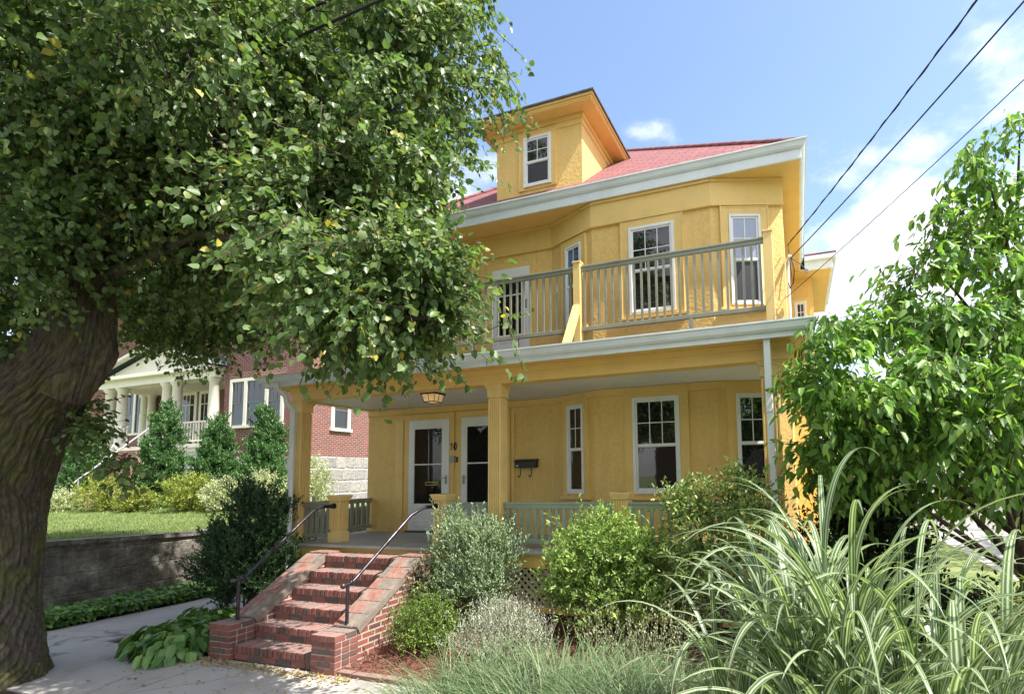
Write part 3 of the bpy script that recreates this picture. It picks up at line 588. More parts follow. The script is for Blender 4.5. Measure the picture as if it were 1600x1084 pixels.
# beam, ceiling, porch roof
b = MB(); b.box(-SX-.17, SX+.17, -.16, .06, 3.56, 3.80); b.box(-SX-.17, -SX+.05, .06, 1.57, 3.56, 3.80); b.box(SX-.05, SX+.17, .06, 1.57, 3.56, 3.80)
b.box(-SX-.19, SX+.19, -.185, -.16, 3.70, 3.78); b.build('porch_beam', M['soffit'], H, bevel=.008)
b = MB(); b.box(-SX+.05, SX-.05, .06, 1.57, 3.575, 3.60); b.build('porch_ceiling', M['ceiling'], H)
GX0, GX1 = -4.26, 4.19
b = MB(); b.box(GX0, GX1, -.43, -.185, 3.775, 3.80); b.box(GX0, -SX-.17, -.185, 1.5, 3.775, 3.80); b.box(SX+.17, GX1, -.185, 1.5, 3.775, 3.80); b.build('porch_soffit', M['soffit'], H)
b = MB(); b.box(GX0-.005, GX1+.005, -.46, -.43, 3.76, 3.90); b.box(GX0-.03, GX0-.005, -.43, 1.5, 3.76, 3.90); b.box(GX1+.005, GX1+.03, -.43, 1.5, 3.76, 3.90); b.build('porch_fascia', M['gutter'], H, bevel=.006)
gutter('porch_gutter', GX0-.02, GX1+.02, -.45, 3.94, 2, 1.9)
b = MB(); zr = 3.925
b.add([(GX0-.05, -.47, zr), (GX1+.05, -.47, zr), (GX1+.05, 1.57, zr+.30), (GX0-.05, 1.57, zr+.30), (GX0-.05, -.47, zr-.05), (GX1+.05, -.47, zr-.05), (GX1+.05, 1.57, zr-.05), (GX0-.05, 1.57, zr-.05)],
      [(0, 1, 2, 3), (7, 6, 5, 4), (0, 4, 5, 1), (1, 5, 6, 2), (2, 6, 7, 3), (3, 7, 4, 0)]); b.build('porch_roof', M['roofing'], H)
# railings: rail part > slats
def railing(name, p0, p1, z0, z1, n, mat, slat, sw=.042, sd=.022, foot=None, stack=None):
    p0 = Vector((*p0, 0)); p1 = Vector((*p1, 0)); d = p1-p0; l = d.length; d.normalize(); nrm = Vector((d.y, -d.x, 0)); zv = Vector((0, 0, 1))
    b = MB(); b.obox(p0, d, nrm, zv, 0, l, -.035, .035, z1-.03, z1); b.obox(p0, d, nrm, zv, 0, l, -.022, .022, z1-.085, z1-.03); b.obox(p0, d, nrm, zv, 0, l, -.03, .03, z0, z0+.06)
    if foot:
        for t in foot: b.obox(p0+d*l*t, d, nrm, zv, -.03, .03, -.03, .03, z0-.16, z0)
    r = b.build(name, M[mat], H, bevel=.004)
    first = None
    for i in range(n):
        t = (i+.5)/n*l
        if first is None:
            b = MB(); b.obox(p0+d*t, d, nrm, zv, -sw/2, sw/2, -sd/2, sd/2, z0+.055, z1-.08); first = b.build(slat, M[mat], r); t0 = t
        else: dup(first, r, d*(t-t0))
    return r
RZ = 1.852
railing('porch_railing', (.03, .0), (1.705, .0), 1.28, RZ, 15, 'sage', 'slat', .05)
railing('porch_railing', (1.915, .0), (3.675, .0), 1.28, RZ, 14, 'sage', 'slat', .05)
railing('porch_railing', (-.955, .0), (-.18, .0), 1.28, RZ, 7, 'sage', 'slat', .05)
railing('porch_railing', (-3.825, .0), (-3.225, .0), 1.28, RZ, 5, 'sageD', 'slat', .07)
railing('porch_side_railing', (-3.9, .105), (-3.9, 1.56), 1.28, RZ, 11, 'sageD', 'slat', .07)
BY = .64
railing('balcony_railing', (1.02, BY), (3.75, BY), 4.42, 5.452, 24, 'sageD', 'baluster', .032, .032, foot=(.62,))
railing('balcony_railing', (-4.2, BY), (.90, BY), 4.42, 5.452, 43, 'sageD', 'baluster', .032, .032, foot=(.2, .42, .635, .8))
b = MB(); b.box(3.745, 3.865, BY-.06, BY+.06, 4.07, 5.50); b.box(3.735, 3.875, BY-.07, BY+.07, 5.50, 5.53); b.build('balcony_post', M['column'], H, bevel=.005)
b = MB(); b.box(.90, 1.02, BY-.06, BY+.06, 4.07, 5.50); b.box(.89, 1.03, BY-.07, BY+.07, 5.50, 5.53)
dv = Vector((0, -.52, -.86)).normalized(); b.obox((.96, BY-.05, 4.80), Vector((1, 0, 0)), dv.cross(Vector((1, 0, 0))), dv, -.05, .05, -.05, .05, 0, .92); b.build('balcony_post', M['column'], H, bevel=.005)
b = MB(); b.box(-4.26, -4.14, BY-.06, BY+.06, 4.07, 5.50); b.build('balcony_post', M['column'], H, bevel=.005)
# downspouts
b = MB(); b.box(3.735, 3.815, -.415, -.355, 2.9, 3.80); b.box(3.74, 3.82, -.41, -.35, .35, 2.9); b.build('downspout', M['gutter'], H, bevel=.012)
b = MB(); b.tube([(-3.95, -.5, 3.82), (-3.95, -.48, 3.72), (-3.90, -.36, 3.62), (-3.90, -.34, 3.50), (-3.86, -.24, 3.40), (-3.86, -.24, 1.0), (-3.86, -.24, .35)], .042, 8); b.build('downspout', M['gutter'], H)
# side bay at the rear right
b = MB(); b.box(3.9, 4.56, 6.0, 8.6, 0, 6.72); sb = b.build('side_bay', M['stucco'], H)
b = MB(); b.box(4.0, 4.95, 5.55, 9.0, 6.68, 6.72); b.build('soffit', M['soffit'], sb)
b = MB(); b.box(4.40, 4.98, 5.50, 5.55, 6.66, 6.93); b.box(4.93, 4.98, 5.55, 9.0, 6.66, 6.93); b.box(4.40, 5.06, 5.42, 5.50, 6.86, 6.96); b.box(4.98, 5.06, 5.50, 9.0, 6.86, 6.96); b.build('gutter', M['gutter'], sb, bevel=.01)
b = MB(); b.box(3.9, 5.06, 5.42, 9.1, 6.962, 7.0); b.build('roof', M['shingle'], sb)
window(4.28, 6.0, 5.2, 6.12, .26, 0, 2, 2, casing=.07, parent=H, name='side_bay_window')
# weatherhead conduit on the corner
b = MB(); b.tube([(4.045, 1.58, 4.1), (4.045, 1.58, 5.30), (4.05, 1.55, 5.42), (4.08, 1.47, 5.46), (4.10, 1.40, 5.40)], .026, 8); b.build('weatherhead', M['gutter'], H)
b = MB()
b.tube([(4.10, 1.40, 5.40), (4.14, 1.36, 5.2), (4.12, 1.40, 5.02), (4.07, 1.48, 4.96), (4.05, 1.52, 5.06)], .008, 5); b.tube([(4.10, 1.40, 5.40), (4.22, 1.36, 5.28), (4.30, 1.38, 5.18)], .007, 5); b.tube([(4.07, 1.5, 5.62), (4.09, 1.44, 5.3), (4.10, 1.42, 5.1)], .007, 5)
b.build('cable_loop', M['cable'], H)
b = MB(); b.box(4.27, 4.33, 1.36, 1.42, 5.13, 5.18); b.build('cable_clamp', M['steel'], H)
ml = thing('mailbox', (-.425, 1.5, 2.38), 'black wall mailbox with two newspaper hooks beside the porch column', 'mailbox')
b = MB(); b.box(-.63, -.22, 1.46, 1.558, 2.37, 2.49); b.build('box', M['black'], ml, bevel=.008)
b = MB(); b.prism_x([(1.442, 2.47), (1.56, 2.49), (1.56, 2.525), (1.45, 2.50)], -.64, -.21); b.build('lid', M['black'], ml, bevel=.004)
for x in (-.53, -.32):
    b = MB(); b.tube([(x, 1.50, 2.38), (x, 1.49, 2.25), (x, 1.47, 2.215), (x, 1.43, 2.21), (x, 1.41, 2.24)], .008, 6); b.build('hook', M['black'], ml)
b = MB(); b.box(-.60, -.555, 1.454, 1.462, 2.395, 2.415); b.build('name_plate', M['white'], ml)
lp = thing('ceiling_lamp', (-1.42, .24, 3.575), 'lit black framed lantern on the porch ceiling above the doors', 'lamp')
b = MB(); lx, ly = -1.42, .24
b.box(lx-.14, lx+.14, ly-.14, ly+.14, 3.548, 3.574)
for sx in (-1, 0, 1):
    for sy in (-1, 0, 1):
        if sx or sy:
            p0 = Vector((lx+sx*.125, ly+sy*.125, 3.55)); p1 = Vector((lx+sx*.095, ly+sy*.095, 3.43)); b.tube([p0, p1], .006, 4)
for s in (-1, 1): b.box(lx-.1, lx+.1, ly+s*.095-.007, ly+s*.095+.007, 3.424, 3.436); b.box(lx+s*.095-.007, lx+s*.095+.007, ly-.088, ly+.088, 3.424, 3.436)
b.build('frame', M['black'], lp)
b = MB(); t, u = .12, .092
b.add([(lx-t, ly-t, 3.547), (lx+t, ly-t, 3.547), (lx+t, ly+t, 3.547), (lx-t, ly+t, 3.547), (lx-u, ly-u, 3.43), (lx+u, ly-u, 3.43), (lx+u, ly+u, 3.43), (lx-u, ly+u, 3.43)], [(0, 4, 5, 1), (1, 5, 6, 2), (2, 6, 7, 3), (3, 7, 4, 0), (7, 6, 5, 4)])
b.build('glass', M['lampglass'], lp)

# ------------------------------------------------------------------ brick steps
ST = thing('brick_steps', (-2.05, -1.1, 0), 'red brick front steps with sloping brick side walls up to the porch', 'steps')
def jit(a): return (random.random()-.5)*2*a
hs, ts = .182, .266; XL, XR_ = -2.72, -1.385
for i in range(6):
    y0 = -1.886+i*ts; zt = (i+1)*hs
    b = MB(); b.box(XL, XR_, y0+.018, y0+ts+.10 if i < 5 else -.27, 0 if i == 0 else zt-hs-.05, zt-.012); s_ = b.build('step', M['mortar'], ST)
    b = MB(); n = 18; w = (XR_-XL)/n
    for k in range(n):
        x = XL+k*w; o = jit(.005); zz = zt+jit(.004)
        b.box(x+.005, x+w-.005, y0+o-.004, y0+.22+jit(.004), zt-.092, zz)
    for k in range(n):
        x = XL+k*w
        b.box(x+.005, x+w-.005, y0+.228, y0+ts+.05, zt-.05, zt-.001+jit(.003))
    n2 = 6; w2 = (XR_-XL+.1)/n2
    for r in range(1):
        for k in range(n2+1):
            xa = max(XL, XL+(k-.5*(i % 2))*w2+.005); xb = min(XR_, XL+(k+1-.5*(i % 2))*w2-.005)
            if xb-xa > .03: b.box(xa, xb, y0+.006+jit(.003), y0+.1, zt-hs+.006, zt-.100)
    b.build('tread_bricks', M['brick'], s_, bevel=.007)
for x0, x1 in ((-3.10, -2.722), (-1.383, -1.01)):
    prof = [(-1.60, 0), (-.28, 0), (-.28, 1.06), (-.50, 1.06), (-1.60, .40)]
    b = MB(); b.prism_x([(y, z) for y, z in prof], x0+.012, x1-.012); ch = b.build('cheek_wall', M['stepbrick'], ST)
    # coping laid along the slope, courses across
    b = MB(); d = Vector((0, 1.10, .66)).normalized(); nrm = Vector((0, -d.z, d.y)); L_ = math.hypot(1.10, .66); xv = Vector((1, 0, 0))
    rows = 4; wr = (x1-x0+.02)/rows
    for r in range(rows):
        k = 0; t = .0
        b.obox((x0-.006, -1.60, .40), xv, d, nrm, .0, x1-x0+.012, .0, L_, -.03, .056) if r == 0 else None
        while t < L_-.02:
            a0 = max(t, 0)+.006; a1 = min(t+.213, L_)-.006
            if a1-a0 > .03: b.obox((x0-.01, -1.60, .40), xv, d, nrm, r*wr+.006, (r+1)*wr-.006, a0, a1, -.03, .064+jit(.0015))
            t += .213
    b.build('coping', M['coping'], ch, bevel=.004)
    b = MB()
    n = 5; w = (x1-x0+.02)/n
    for k in range(n): b.box(x0-.01+k*w+.004, x0-.01+(k+1)*w-.004, -.50, -.285, 1.062, 1.125+jit(.004))
    b.build('coping', M['coping'], ch, bevel=.004)
    # foot pier of real bricks
    b = MB(); b.box(x0+.01, x1-.01, -1.93, -1.62, 0, .405); pier = b.build('foot_pier', M['mortar'], ST)
    b = MB()
    for c in range(6):
        z0 = c*.0715+.004; z1 = z0+.0635
        if c == 5:
            for k in range(3):
                w = (x1-x0)/3
                for q in range(2): b.box(x0+k*w+.004-.004*(k == 0), x0+(k+1)*w-.004, -1.945+q*.165, -1.785+q*.165-.006, z0, z1+.008)
            continue
        off = (c % 2)*.095
        xs_ = [x0]+[x for x in (x0+.19-off, x0+.38-off) if x0+.05 < x < x1-.05]+[x1]
        for a, e in zip(xs_[:-1], xs_[1:]):
            b.box(a+.004, e-.004, -1.94+jit(.002), -1.85, z0, z1)
        for q in range(2):
            ya = -1.842+q*.12; 
            for xa, xb in ((x0+jit(.002), x0+.09), (x1-.09, x1+jit(.002))): b.box(xa, xb, ya+.003, ya+.112, z0, z1)
    b.build('pier_bricks', M['brick'], pier, bevel=.006)
def handrail(xp, yp, zp, ztop, xe, label):
    t = thing('handrail', (xp, yp, zp), label, 'handrail')
    b = MB(); b.tube([(xp, yp, zp), (xp, yp, ztop)], .021, 10); b.tube([(xp, yp, zp), (xp, yp, zp+.015)], .04, 10); b.build('post', M['rail'], t)
    yt = -.62; zt = ztop+(yt-yp)*.675
    pts = [(xp, yp+.02, ztop), (xp, yp+.10, ztop+.045)]
    for k in range(1, 7): s = k/6; pts.append((xp+(xe-xp)*s*.7, yp+.1+(yt-yp-.1)*s, ztop+.045+(1.70-ztop-.045)*s))
    pts += [(xe, -.50, 1.765), (xe, -.36, 1.80), (xe, -.2, 1.80)]
    b = MB(); b.tube(pts, .021, 10); b.build('rail', M['rail'], t)
    b = MB(); b.ball((xp, yp-.07, ztop+.005), .034); b.tube([(xp, yp-.07, ztop), (xp, yp+.05, ztop+.02)], .022, 8); b.ball((xp, yp+.05, ztop+.025), .034); b.build('elbow_fitting', M['rail'], t)
    b = MB(); b.tube([(xe, -.36, 1.80), (xe, -.18, 1.80)], .027, 10); b.tube([(xe, -.165, 1.80), (xe, -.14, 1.80)], .045, 12); b.ball((xe, -.20, 1.80), .036); b.build('wall_flange', M['black'], t)
handrail(-2.91, -1.72, .42, .93, -3.01, 'dark pipe handrail on the yew side of the brick steps')
handrail(-1.20, -1.60, .42, .93, -1.05, 'dark pipe handrail on the juniper side of the brick steps')

# ------------------------------------------------------------------ the ground
def sheet(name, x0, x1, y0, y1, fn, mat, nx=20, ny=20, kind='structure'):
    xs = np.linspace(x0, x1, nx+1); ys = np.linspace(y0, y1, ny+1); X, Y = np.meshgrid(xs, ys); Z = fn(X, Y)+0*X
    V = np.stack([X, Y, Z], -1).reshape(-1, 3); i = np.arange(ny)[:, None]*(nx+1)+np.arange(nx)[None]
    F = np.stack([i, i+1, i+nx+2, i+nx+1], -1).reshape(-1, 4)
    return tag(np_mesh(name, V, F, mat, uv=V[:, :2], smooth=True), kind=kind)
sheet('ground', -600, 600, -600, 900, lambda x, y: -.16, M['turf'], 4, 4)
sheet('garden_soil', -8, 7.6, -1.86, 12, lambda x, y: -.03, M['soil'], 4, 4)
sheet('planting_strip', -60, 60, -4.6, -3.3, lambda x, y: -.02+.02*np.sin(x*3)*np.sin(y*5), M['soil'], 120, 6)
sheet('road', -200, 200, -13, -4.74, lambda x, y: -.15, M['asphalt'], 4, 4)
def slabs(name, x0, x1, y0, y1, nx, ny, mat, z=0, g=.006):
    b = MB(); w = (x1-x0)/nx; d = (y1-y0)/ny
    for i in range(nx):
        for j in range(ny):
            dz = jit(.004); b.box(x0+i*w+g*1.6, x0+(i+1)*w-g*1.6, y0+j*d+g, y0+(j+1)*d-g, z-.14, z+dz)
    return b.build(name, M[mat], kind='structure', bevel=.004)
slabs('sidewalk', -31.35, 28.65, -3.3, -1.88, 40, 1, 'concrete')
slabs('garden_path', -6.88, -5.32, -1.868, 10.132, 1, 8, 'concrete', -.005)
b = MB()
for i in range(40): b.box(-60+i*3+.004, -57+i*3-.004, -4.74, -4.6, -.3, -.0)
b.build('kerb', M['granite'], kind='structure', bevel=.012)
slabs('far_sidewalk', -40, 40, -16, -13.2, 20, 1, 'concrete')
# mulch bed in front of the porch, rising towards the lattice
def bedz(x, y): 
    t = np.clip((y+1.86)/1.8, 0, 1); return -.0+.03+.33*t*(1-.3*np.clip((-.6-x)/.5, 0, 1))+.015*np.sin(x*9)*np.sin(y*11)
sheet('mulch_bed', -1.0, 4.6, -1.84, .9, bedz, M['mulch'], 100, 50)
n = 9000; x = -1+5.5*rng.random(n); y = -1.82+1.9*rng.random(n); P = np.stack([x, y, bedz(x, y)+.004], 1)
A = unit(np.stack([rng.normal(size=n), rng.normal(size=n), .25*rng.normal(size=n)], 1)); N = unit(np.array([0, 0, 1.])+.5*rng.normal(size=(n, 3)))
o = leaves('mulch_chips', P, A, N, .02+.04*rng.random(n), .008+.014*rng.random(n), M['chip'], None, fold=.1, droop=0); tag(o, 'loose reddish bark chips covering the bed by the porch', 'mulch', kind='stuff')
# fallen leaves at the foot of the steps
n = 900; x = np.concatenate([-3.3+2.6*rng.random(500), -3.6+4*rng.random(400)]); y = np.concatenate([-1.97+.16*np.abs(rng.normal(size=500))*-.6, -1.95-1.0*rng.random(400)])
P = np.stack([x, y, .012+.01*rng.random(n)], 1); A = unit(np.stack([rng.normal(size=n), rng.normal(size=n), .2*rng.normal(size=n)], 1)); N = unit(np.array([0, 0, 1.])+.4*rng.normal(size=(n, 3)))
k = rng.random(n); keep = (k < 1.0); keep[500:] = rng.random(400) < .3
o = leaves('fallen_leaves', P[keep], A[keep], N[keep], (.02+.03*rng.random(n))[keep], (.015+.02*rng.random(n))[keep], M['dryleaf'], None, fold=.3); tag(o, 'dry fallen leaves scattered at the foot of the brick steps', 'leaves', kind='stuff')
# brick edging of the bed
for i in range(8):
    x = -1.0+i*.215
    b = MB(); b.box(x+.006, x+.204, -1.93+jit(.012), -1.835, -.02, .045+jit(.008))
    tag(b.build('edging_brick', M['brick'], origin=(x+.1, -1.88, 0), bevel=.008), 'worn brick laid as edging along the mulch bed by the sidewalk', 'brick', 'edging bricks of the mulch bed')
# raised lawn of the neighbour, retaining wall
WX = -7.55
def lawnz(x, y): return 1.24-.08*np.clip((y+1.5)/2.4, 0, 1)+.24*np.clip((y-.8)/4.5, 0, 1)+.012*np.sin(x*2.1)*np.sin(y*2.7)
sheet('raised_lawn', -45, WX-.1, -1.8, 13, lawnz, M['turf'], 90, 40)
n = 60000; x = WX-.15-13*rng.random(n)**1.3; y = -1.75+6.5*rng.random(n)**1.2; P = np.stack([x, y, lawnz(x, y)-.005], 1)
A = unit(np.array([0, 0, 1.])+.55*rng.normal(size=(n, 3))); N = rand_unit(n)
o = leaves('lawn_grass', P, A, N, .04+.05*rng.random(n), .006+.006*rng.random(n), M['lawnb'], None, fold=.1); tag(o, 'short sunlit grass blades on the raised lawn', 'grass', kind='stuff')
RW = thing('retaining_wall', (WX, 2, 0), 'low weathered stone retaining wall holding up the raised lawn', 'wall')
b = MB(); n = 44; ys = [-1.9+i*.28 for i in range(n+1)]
vs = []; 
for y in ys:
    zt = float(lawnz(np.array(WX), np.array(y)))-.02; o = .012*math.sin(y*7)
    vs += [(WX+o, y, -.1), (WX+o*.6, y, zt*.5), (WX-o, y, zt), (WX-.3, y, zt)]
b.add(vs, [(i*4+j, (i+1)*4+j, (i+1)*4+j+1, i*4+j+1) for i in range(n) for j in range(3)])
b.box(-45, WX-.0, -2.0, -1.83, -.1, 1.20); b.build('wall', M['oldstone'], RW)
b = MB()
for y0, y1 in zip(ys[:-1], ys[1:]):
    z0 = float(lawnz(np.array(WX), np.array(y0))); z1 = float(lawnz(np.array(WX), np.array(y1)))
    b.add([(WX-.3, y0, z0-.02), (WX+.05, y0, z0-.02), (WX+.05, y1, z1-.02), (WX-.3, y1, z1-.02), (WX-.3, y0, z0+.06), (WX+.05, y0, z0+.06), (WX+.05, y1, z1+.06), (WX-.3, y1, z1+.06)], [(0, 3, 2, 1), (4, 5, 6, 7), (1, 2, 6, 5), (0, 1, 5, 4), (2, 3, 7, 6), (3, 0, 4, 7)])
b.box(-45, WX-.302, -2.05, -1.75, 1.202, 1.29); b.build('coping', M['oldstone'], RW)
# right side: lawn strip, driveway, white garage
sheet('side_lawn', 4.8, 7.9, .8, 24, lambda x, y: -.0+.012*y, M['turf'], 20, 40)
sheet('driveway', 7.9, 16, -1.86, 26, lambda x, y: .0+.012*np.maximum(y, 0), M['drive'], 8, 30)
GA = thing('white_garage', (11.5, 14, 0), 'white clapboard garage at the end of the driveway', 'garage')
b = MB(); b.box(6.5, 17, 14, 22, 0, 3.3); b.build('wall', M['clap'], GA)
b = MB(); b.add([(6.2, 13.7, 3.3), (17.3, 13.7, 3.3), (17.3, 22.3, 3.3), (6.2, 22.3, 3.3), (6.2, 18, 5.3), (17.3, 18, 5.3)], [(0, 1, 5, 4), (2, 3, 4, 5), (0, 4, 3), (1, 2, 5), (3, 2, 1, 0)]); b.build('roof', M['slate'], GA)
b = MB()
for i in range(4): b.box(9.2, 12.2, 13.96, 14.0, .25+i*.55, .25+i*.55+.53)
b.build('garage_door', M['white'], GA, bevel=.01)

# ------------------------------------------------------------------ neighbour's brick house
BX, BYF = -12.0, 7.0
B = thing('brick_house', (-18, 10, 1.3), 'red brick house with granite base and white columned porch behind the big tree', 'house')
BW = 8.6; BS = -16.2
b = MB(); b.prism([(-30, BW), (BS, BW), (BS, BYF), (BX, BYF), (BX, 20), (-30, 20)], 3.06, 10.5); b.build('wall', M['brickwall'], B)
b = MB(); b.prism([(-30.05, BW-.05), (BS-.05, BW-.05), (BS-.05, BYF-.05), (BX+.05, BYF-.05), (BX+.05, 20), (-30.05, 20)], .8, 3.06); b.build('foundation', M['granite'], B)
b = MB(); b.box(-30.4, BX+.4, BYF-.4, 20.4, 10.5, 10.8); b.build('cornice', M['cream'], B)
b = MB(); b.add([(-30.5, 6.5, 10.8), (BX+.5, 6.5, 10.8), (BX+.5, 20.5, 10.8), (-30.5, 20.5, 10.8), (-24, 13, 14), (-18, 13, 14)], [(0, 1, 5, 4), (1, 2, 5), (2, 3, 4, 5), (3, 0, 4), (3, 2, 1, 0)]); b.build('roof', M['slate'], B)
def bwin(cx, cy, z0, z1, ws, ang=0, gap=.16):
    d = Vector((math.cos(ang), math.sin(ang), 0)); tot = sum(ws)+gap*(len(ws)-1); x = -tot/2; n = Vector((d.y, -d.x, 0)); o = Vector((cx, cy, 0)); zv = Vector((0, 0, 1))
    b = MB(); q = lambda *a: b.obox(o, d, n, zv, *a); c = .13
    q(-tot/2-c, -tot/2, -.02, .05, z0, z1); q(tot/2, tot/2+c, -.02, .05, z0, z1); q(-tot/2-c, tot/2+c, -.02, .05, z1, z1+.12); q(-tot/2-c-.05, tot/2+c+.05, -.02, .10, z0-.1, z0)
    xx = -tot/2
    for w in ws[:-1]: xx += w; q(xx, xx+gap, -.02, .05, z0, z1); xx += gap
    cas = b.build('window', M['cream'], B); xx = -tot/2
    for w in ws:
        c0 = o+d*(xx+w/2); b = MB(); q = lambda *a: b.obox(c0, d, n, zv, *a); zm = (z0+z1)/2
        q(-w/2, -w/2+.05, -.01, .03, z0, z1); q(w/2-.05, w/2, -.01, .03, z0, z1); q(-w/2+.05, w/2-.05, -.01, .03, z1-.05, z1); q(-w/2+.05, w/2-.05, -.01, .03, z0, z0+.06); q(-w/2+.05, w/2-.05, -.01, .032, zm-.03, zm+.03)
        for t in (1/3, 2/3): q(-w/2+w*t-.01, -w/2+w*t+.01, .012, .022, zm+.03, z1-.05)
        b.build('sash', M['winter'], cas)
        b = MB(); q(-w/2+.04, w/2-.04, -.01, .012, z0+.05, z1-.04); b.build('pane', M['glass'], cas)
        xx += w+gap
    return cas
bwin(-14.5, BYF, 4.28, 5.92, (.62, .92, .62))
bwin(-24.4, BW, 4.5, 6.3, (.75, .75))
bwin(-14.3, BYF, 7.55, 9.2, (.62, .92, .62)); bwin(-21.4, BW, 7.55, 9.2, (.8, .8)); bwin(-18, BW, 7.55, 9.2, (.7,))
bwin(BX, 8.42, 4.12, 5.5, (.62,), math.pi/2); bwin(BX, 12.5, 4.12, 5.5, (.8,), math.pi/2); bwin(BX, 9, 7.5, 9, (.8,), math.pi/2)
b = MB(); b.box(-15.95, -13.05, BYF-.012, BYF+.02, 6.06, 6.30); b.build('brick_lintel', M['stepbrick'], B)
# its porch
PX0, PX1, PY, PF, PT = -23.2, -16.45, 6.72, 3.68, 6.15
b = MB(); b.box(PX0, PX1, PY, BW, PF-.14, PF); b.box(PX0+.05, PX1-.05, PY+.05, BW, PF-.3, PF-.14); b.build('porch_floor', M['cream'], B)
b = MB(); b.box(PX1-.5, PX1-.02, PY+.08, BW, 1.0, PF-.3); b.box(PX1-2.0, PX1-.5, PY+.12, PY+.2, 1, PF-.3); b.build('porch_base', M['white'], B)
b = MB(); b.box(PX0+.1, PX0+.6, PY+.1, BW, 1.0, PF-.3); b.build('porch_base', M['white'], B)
def rcol(x, y, r=.19):
    z0, z1 = PF, PT
    b = MB(); b.lathe([(r*1.3, z0), (r*1.3, z0+.06), (r*1.15, z0+.08), (r*1.15, z0+.13), (r, z0+.16), (r, z0+.8), (r*.84, z1-.18), (r*.95, z1-.16), (r*.95, z1-.12), (r*1.2, z1-.08), (r*1.25, z1)], x, y, 18); b.build('porch_column', M['cream'], B)
for x in (-19.35, -18.75, PX1-.2, -22.95, -22.15): rcol(x, PY+.2)
for x in (-23.4, -22.9): rcol(x, BW-.2, .16)
b = MB(); b.box(PX0-.15, PX1+.1, PY-.02, PY+.42, PT, PT+.28); b.box(PX1-.30, PX1+.1, PY+.42, BW, PT, PT+.28); b.box(PX0-.15, PX0+.25, PY+.42, BW, PT, PT+.28); b.box(PX0-.35, PX1+.22, PY-.25, BW, PT+.28, PT+.42); b.build('porch_entablature', M['cream'], B, bevel=.01)
xm = (PX0+PX1)/2; zt = PT+.42
b = MB(); b.add([(PX0-.1, PY+.1, zt), (PX1+.1, PY+.1, zt), (xm, PY+.1, zt+1.0)], [(0, 1, 2)])
for s_, x in ((1, PX0-.45), (-1, PX1+.35)): b.obox((x, PY-.3, zt), Vector((s_*.963, 0, .27)), Vector((0, 1, 0)), Vector((-s_*.27, 0, .963)), 0, 3.85, 0, .2, 0, .12)
b.build('pediment', M['cream'], B)
b = MB(); b.add([(PX0-.5, PY-.32, zt+.13), (xm, PY-.32, zt+1.22), (PX1+.42, PY-.32, zt+.13), (PX0-.5, BW, zt+.13), (xm, BW, zt+1.22), (PX1+.42, BW, zt+.13), (PX1+.42, PY-.32, zt+.02), (PX1+.42, BW, zt+.02)], [(0, 3, 4, 1), (1, 4, 5, 2), (2, 5, 7, 6)]); b.build('porch_roof', M['slate'], B)
b = MB(); b.box(PX0, PX1, PY+.4, BW, PT-.03, PT-.003); b.build('porch_ceiling', M['cream'], B)
for x0, x1 in ((-18.6, PX1-.36), (-22.0, -21.6), (PX0, -23.05)):
    b = MB(); b.box(x0, x1, PY+.17, PY+.23, PF+.82, PF+.88); b.box(x0, x1, PY+.17, PY+.23, PF+.10, PF+.16)
    k = max(2, int((x1-x0)/.15))
    for i in range(k): x = x0+(i+.5)/k*(x1-x0); b.box(x-.028, x+.028, PY+.18, PY+.22, PF+.16, PF+.82)
    b.build('porch_railing', M['cream'], B)
for x in (-20.7, -19.55):
    b = MB(); b.box(x-.5, x+.5, BW-.05, BW+.02, PF, PF+2.5); dr = b.build('entry_door', M['cream'], B)
    b = MB(); b.box(x-.34, x+.34, BW-.062, BW-.04, PF+.2, PF+2.3); b.build('pane', M['glass'], dr)
    b = MB()
    for t in (-.11, .11): b.box(x+t-.018, x+t+.018, BW-.075, BW-.055, PF+.2, PF+2.3)
    b.box(x-.34, x+.34, BW-.075, BW-.057, PF+1.85, PF+1.89); b.build('muntins', M['cream'], dr)
b = MB()
for i in range(9): b.box(-21.5, -19.6, PY-.3-i*.28, PY-i*.28 if i else PY-.01, 1.1, PF-.18-i*.25)
b.build('entry_steps', M['stepbrick'], B)
for x in (-21.6, -19.5):
    b = MB(); b.tube([(x, PY-2.4, 2.3), (x, PY-.1, 4.5), (x, PY+.1, 4.53)], .03, 6); b.tube([(x, PY-.1, 3.5), (x, PY-.1, 4.5)], .025, 6); b.tube([(x, PY-2.3, 1.3), (x, PY-2.3, 2.4)], .025, 6); b.build('stair_rail', M['steel'], B)

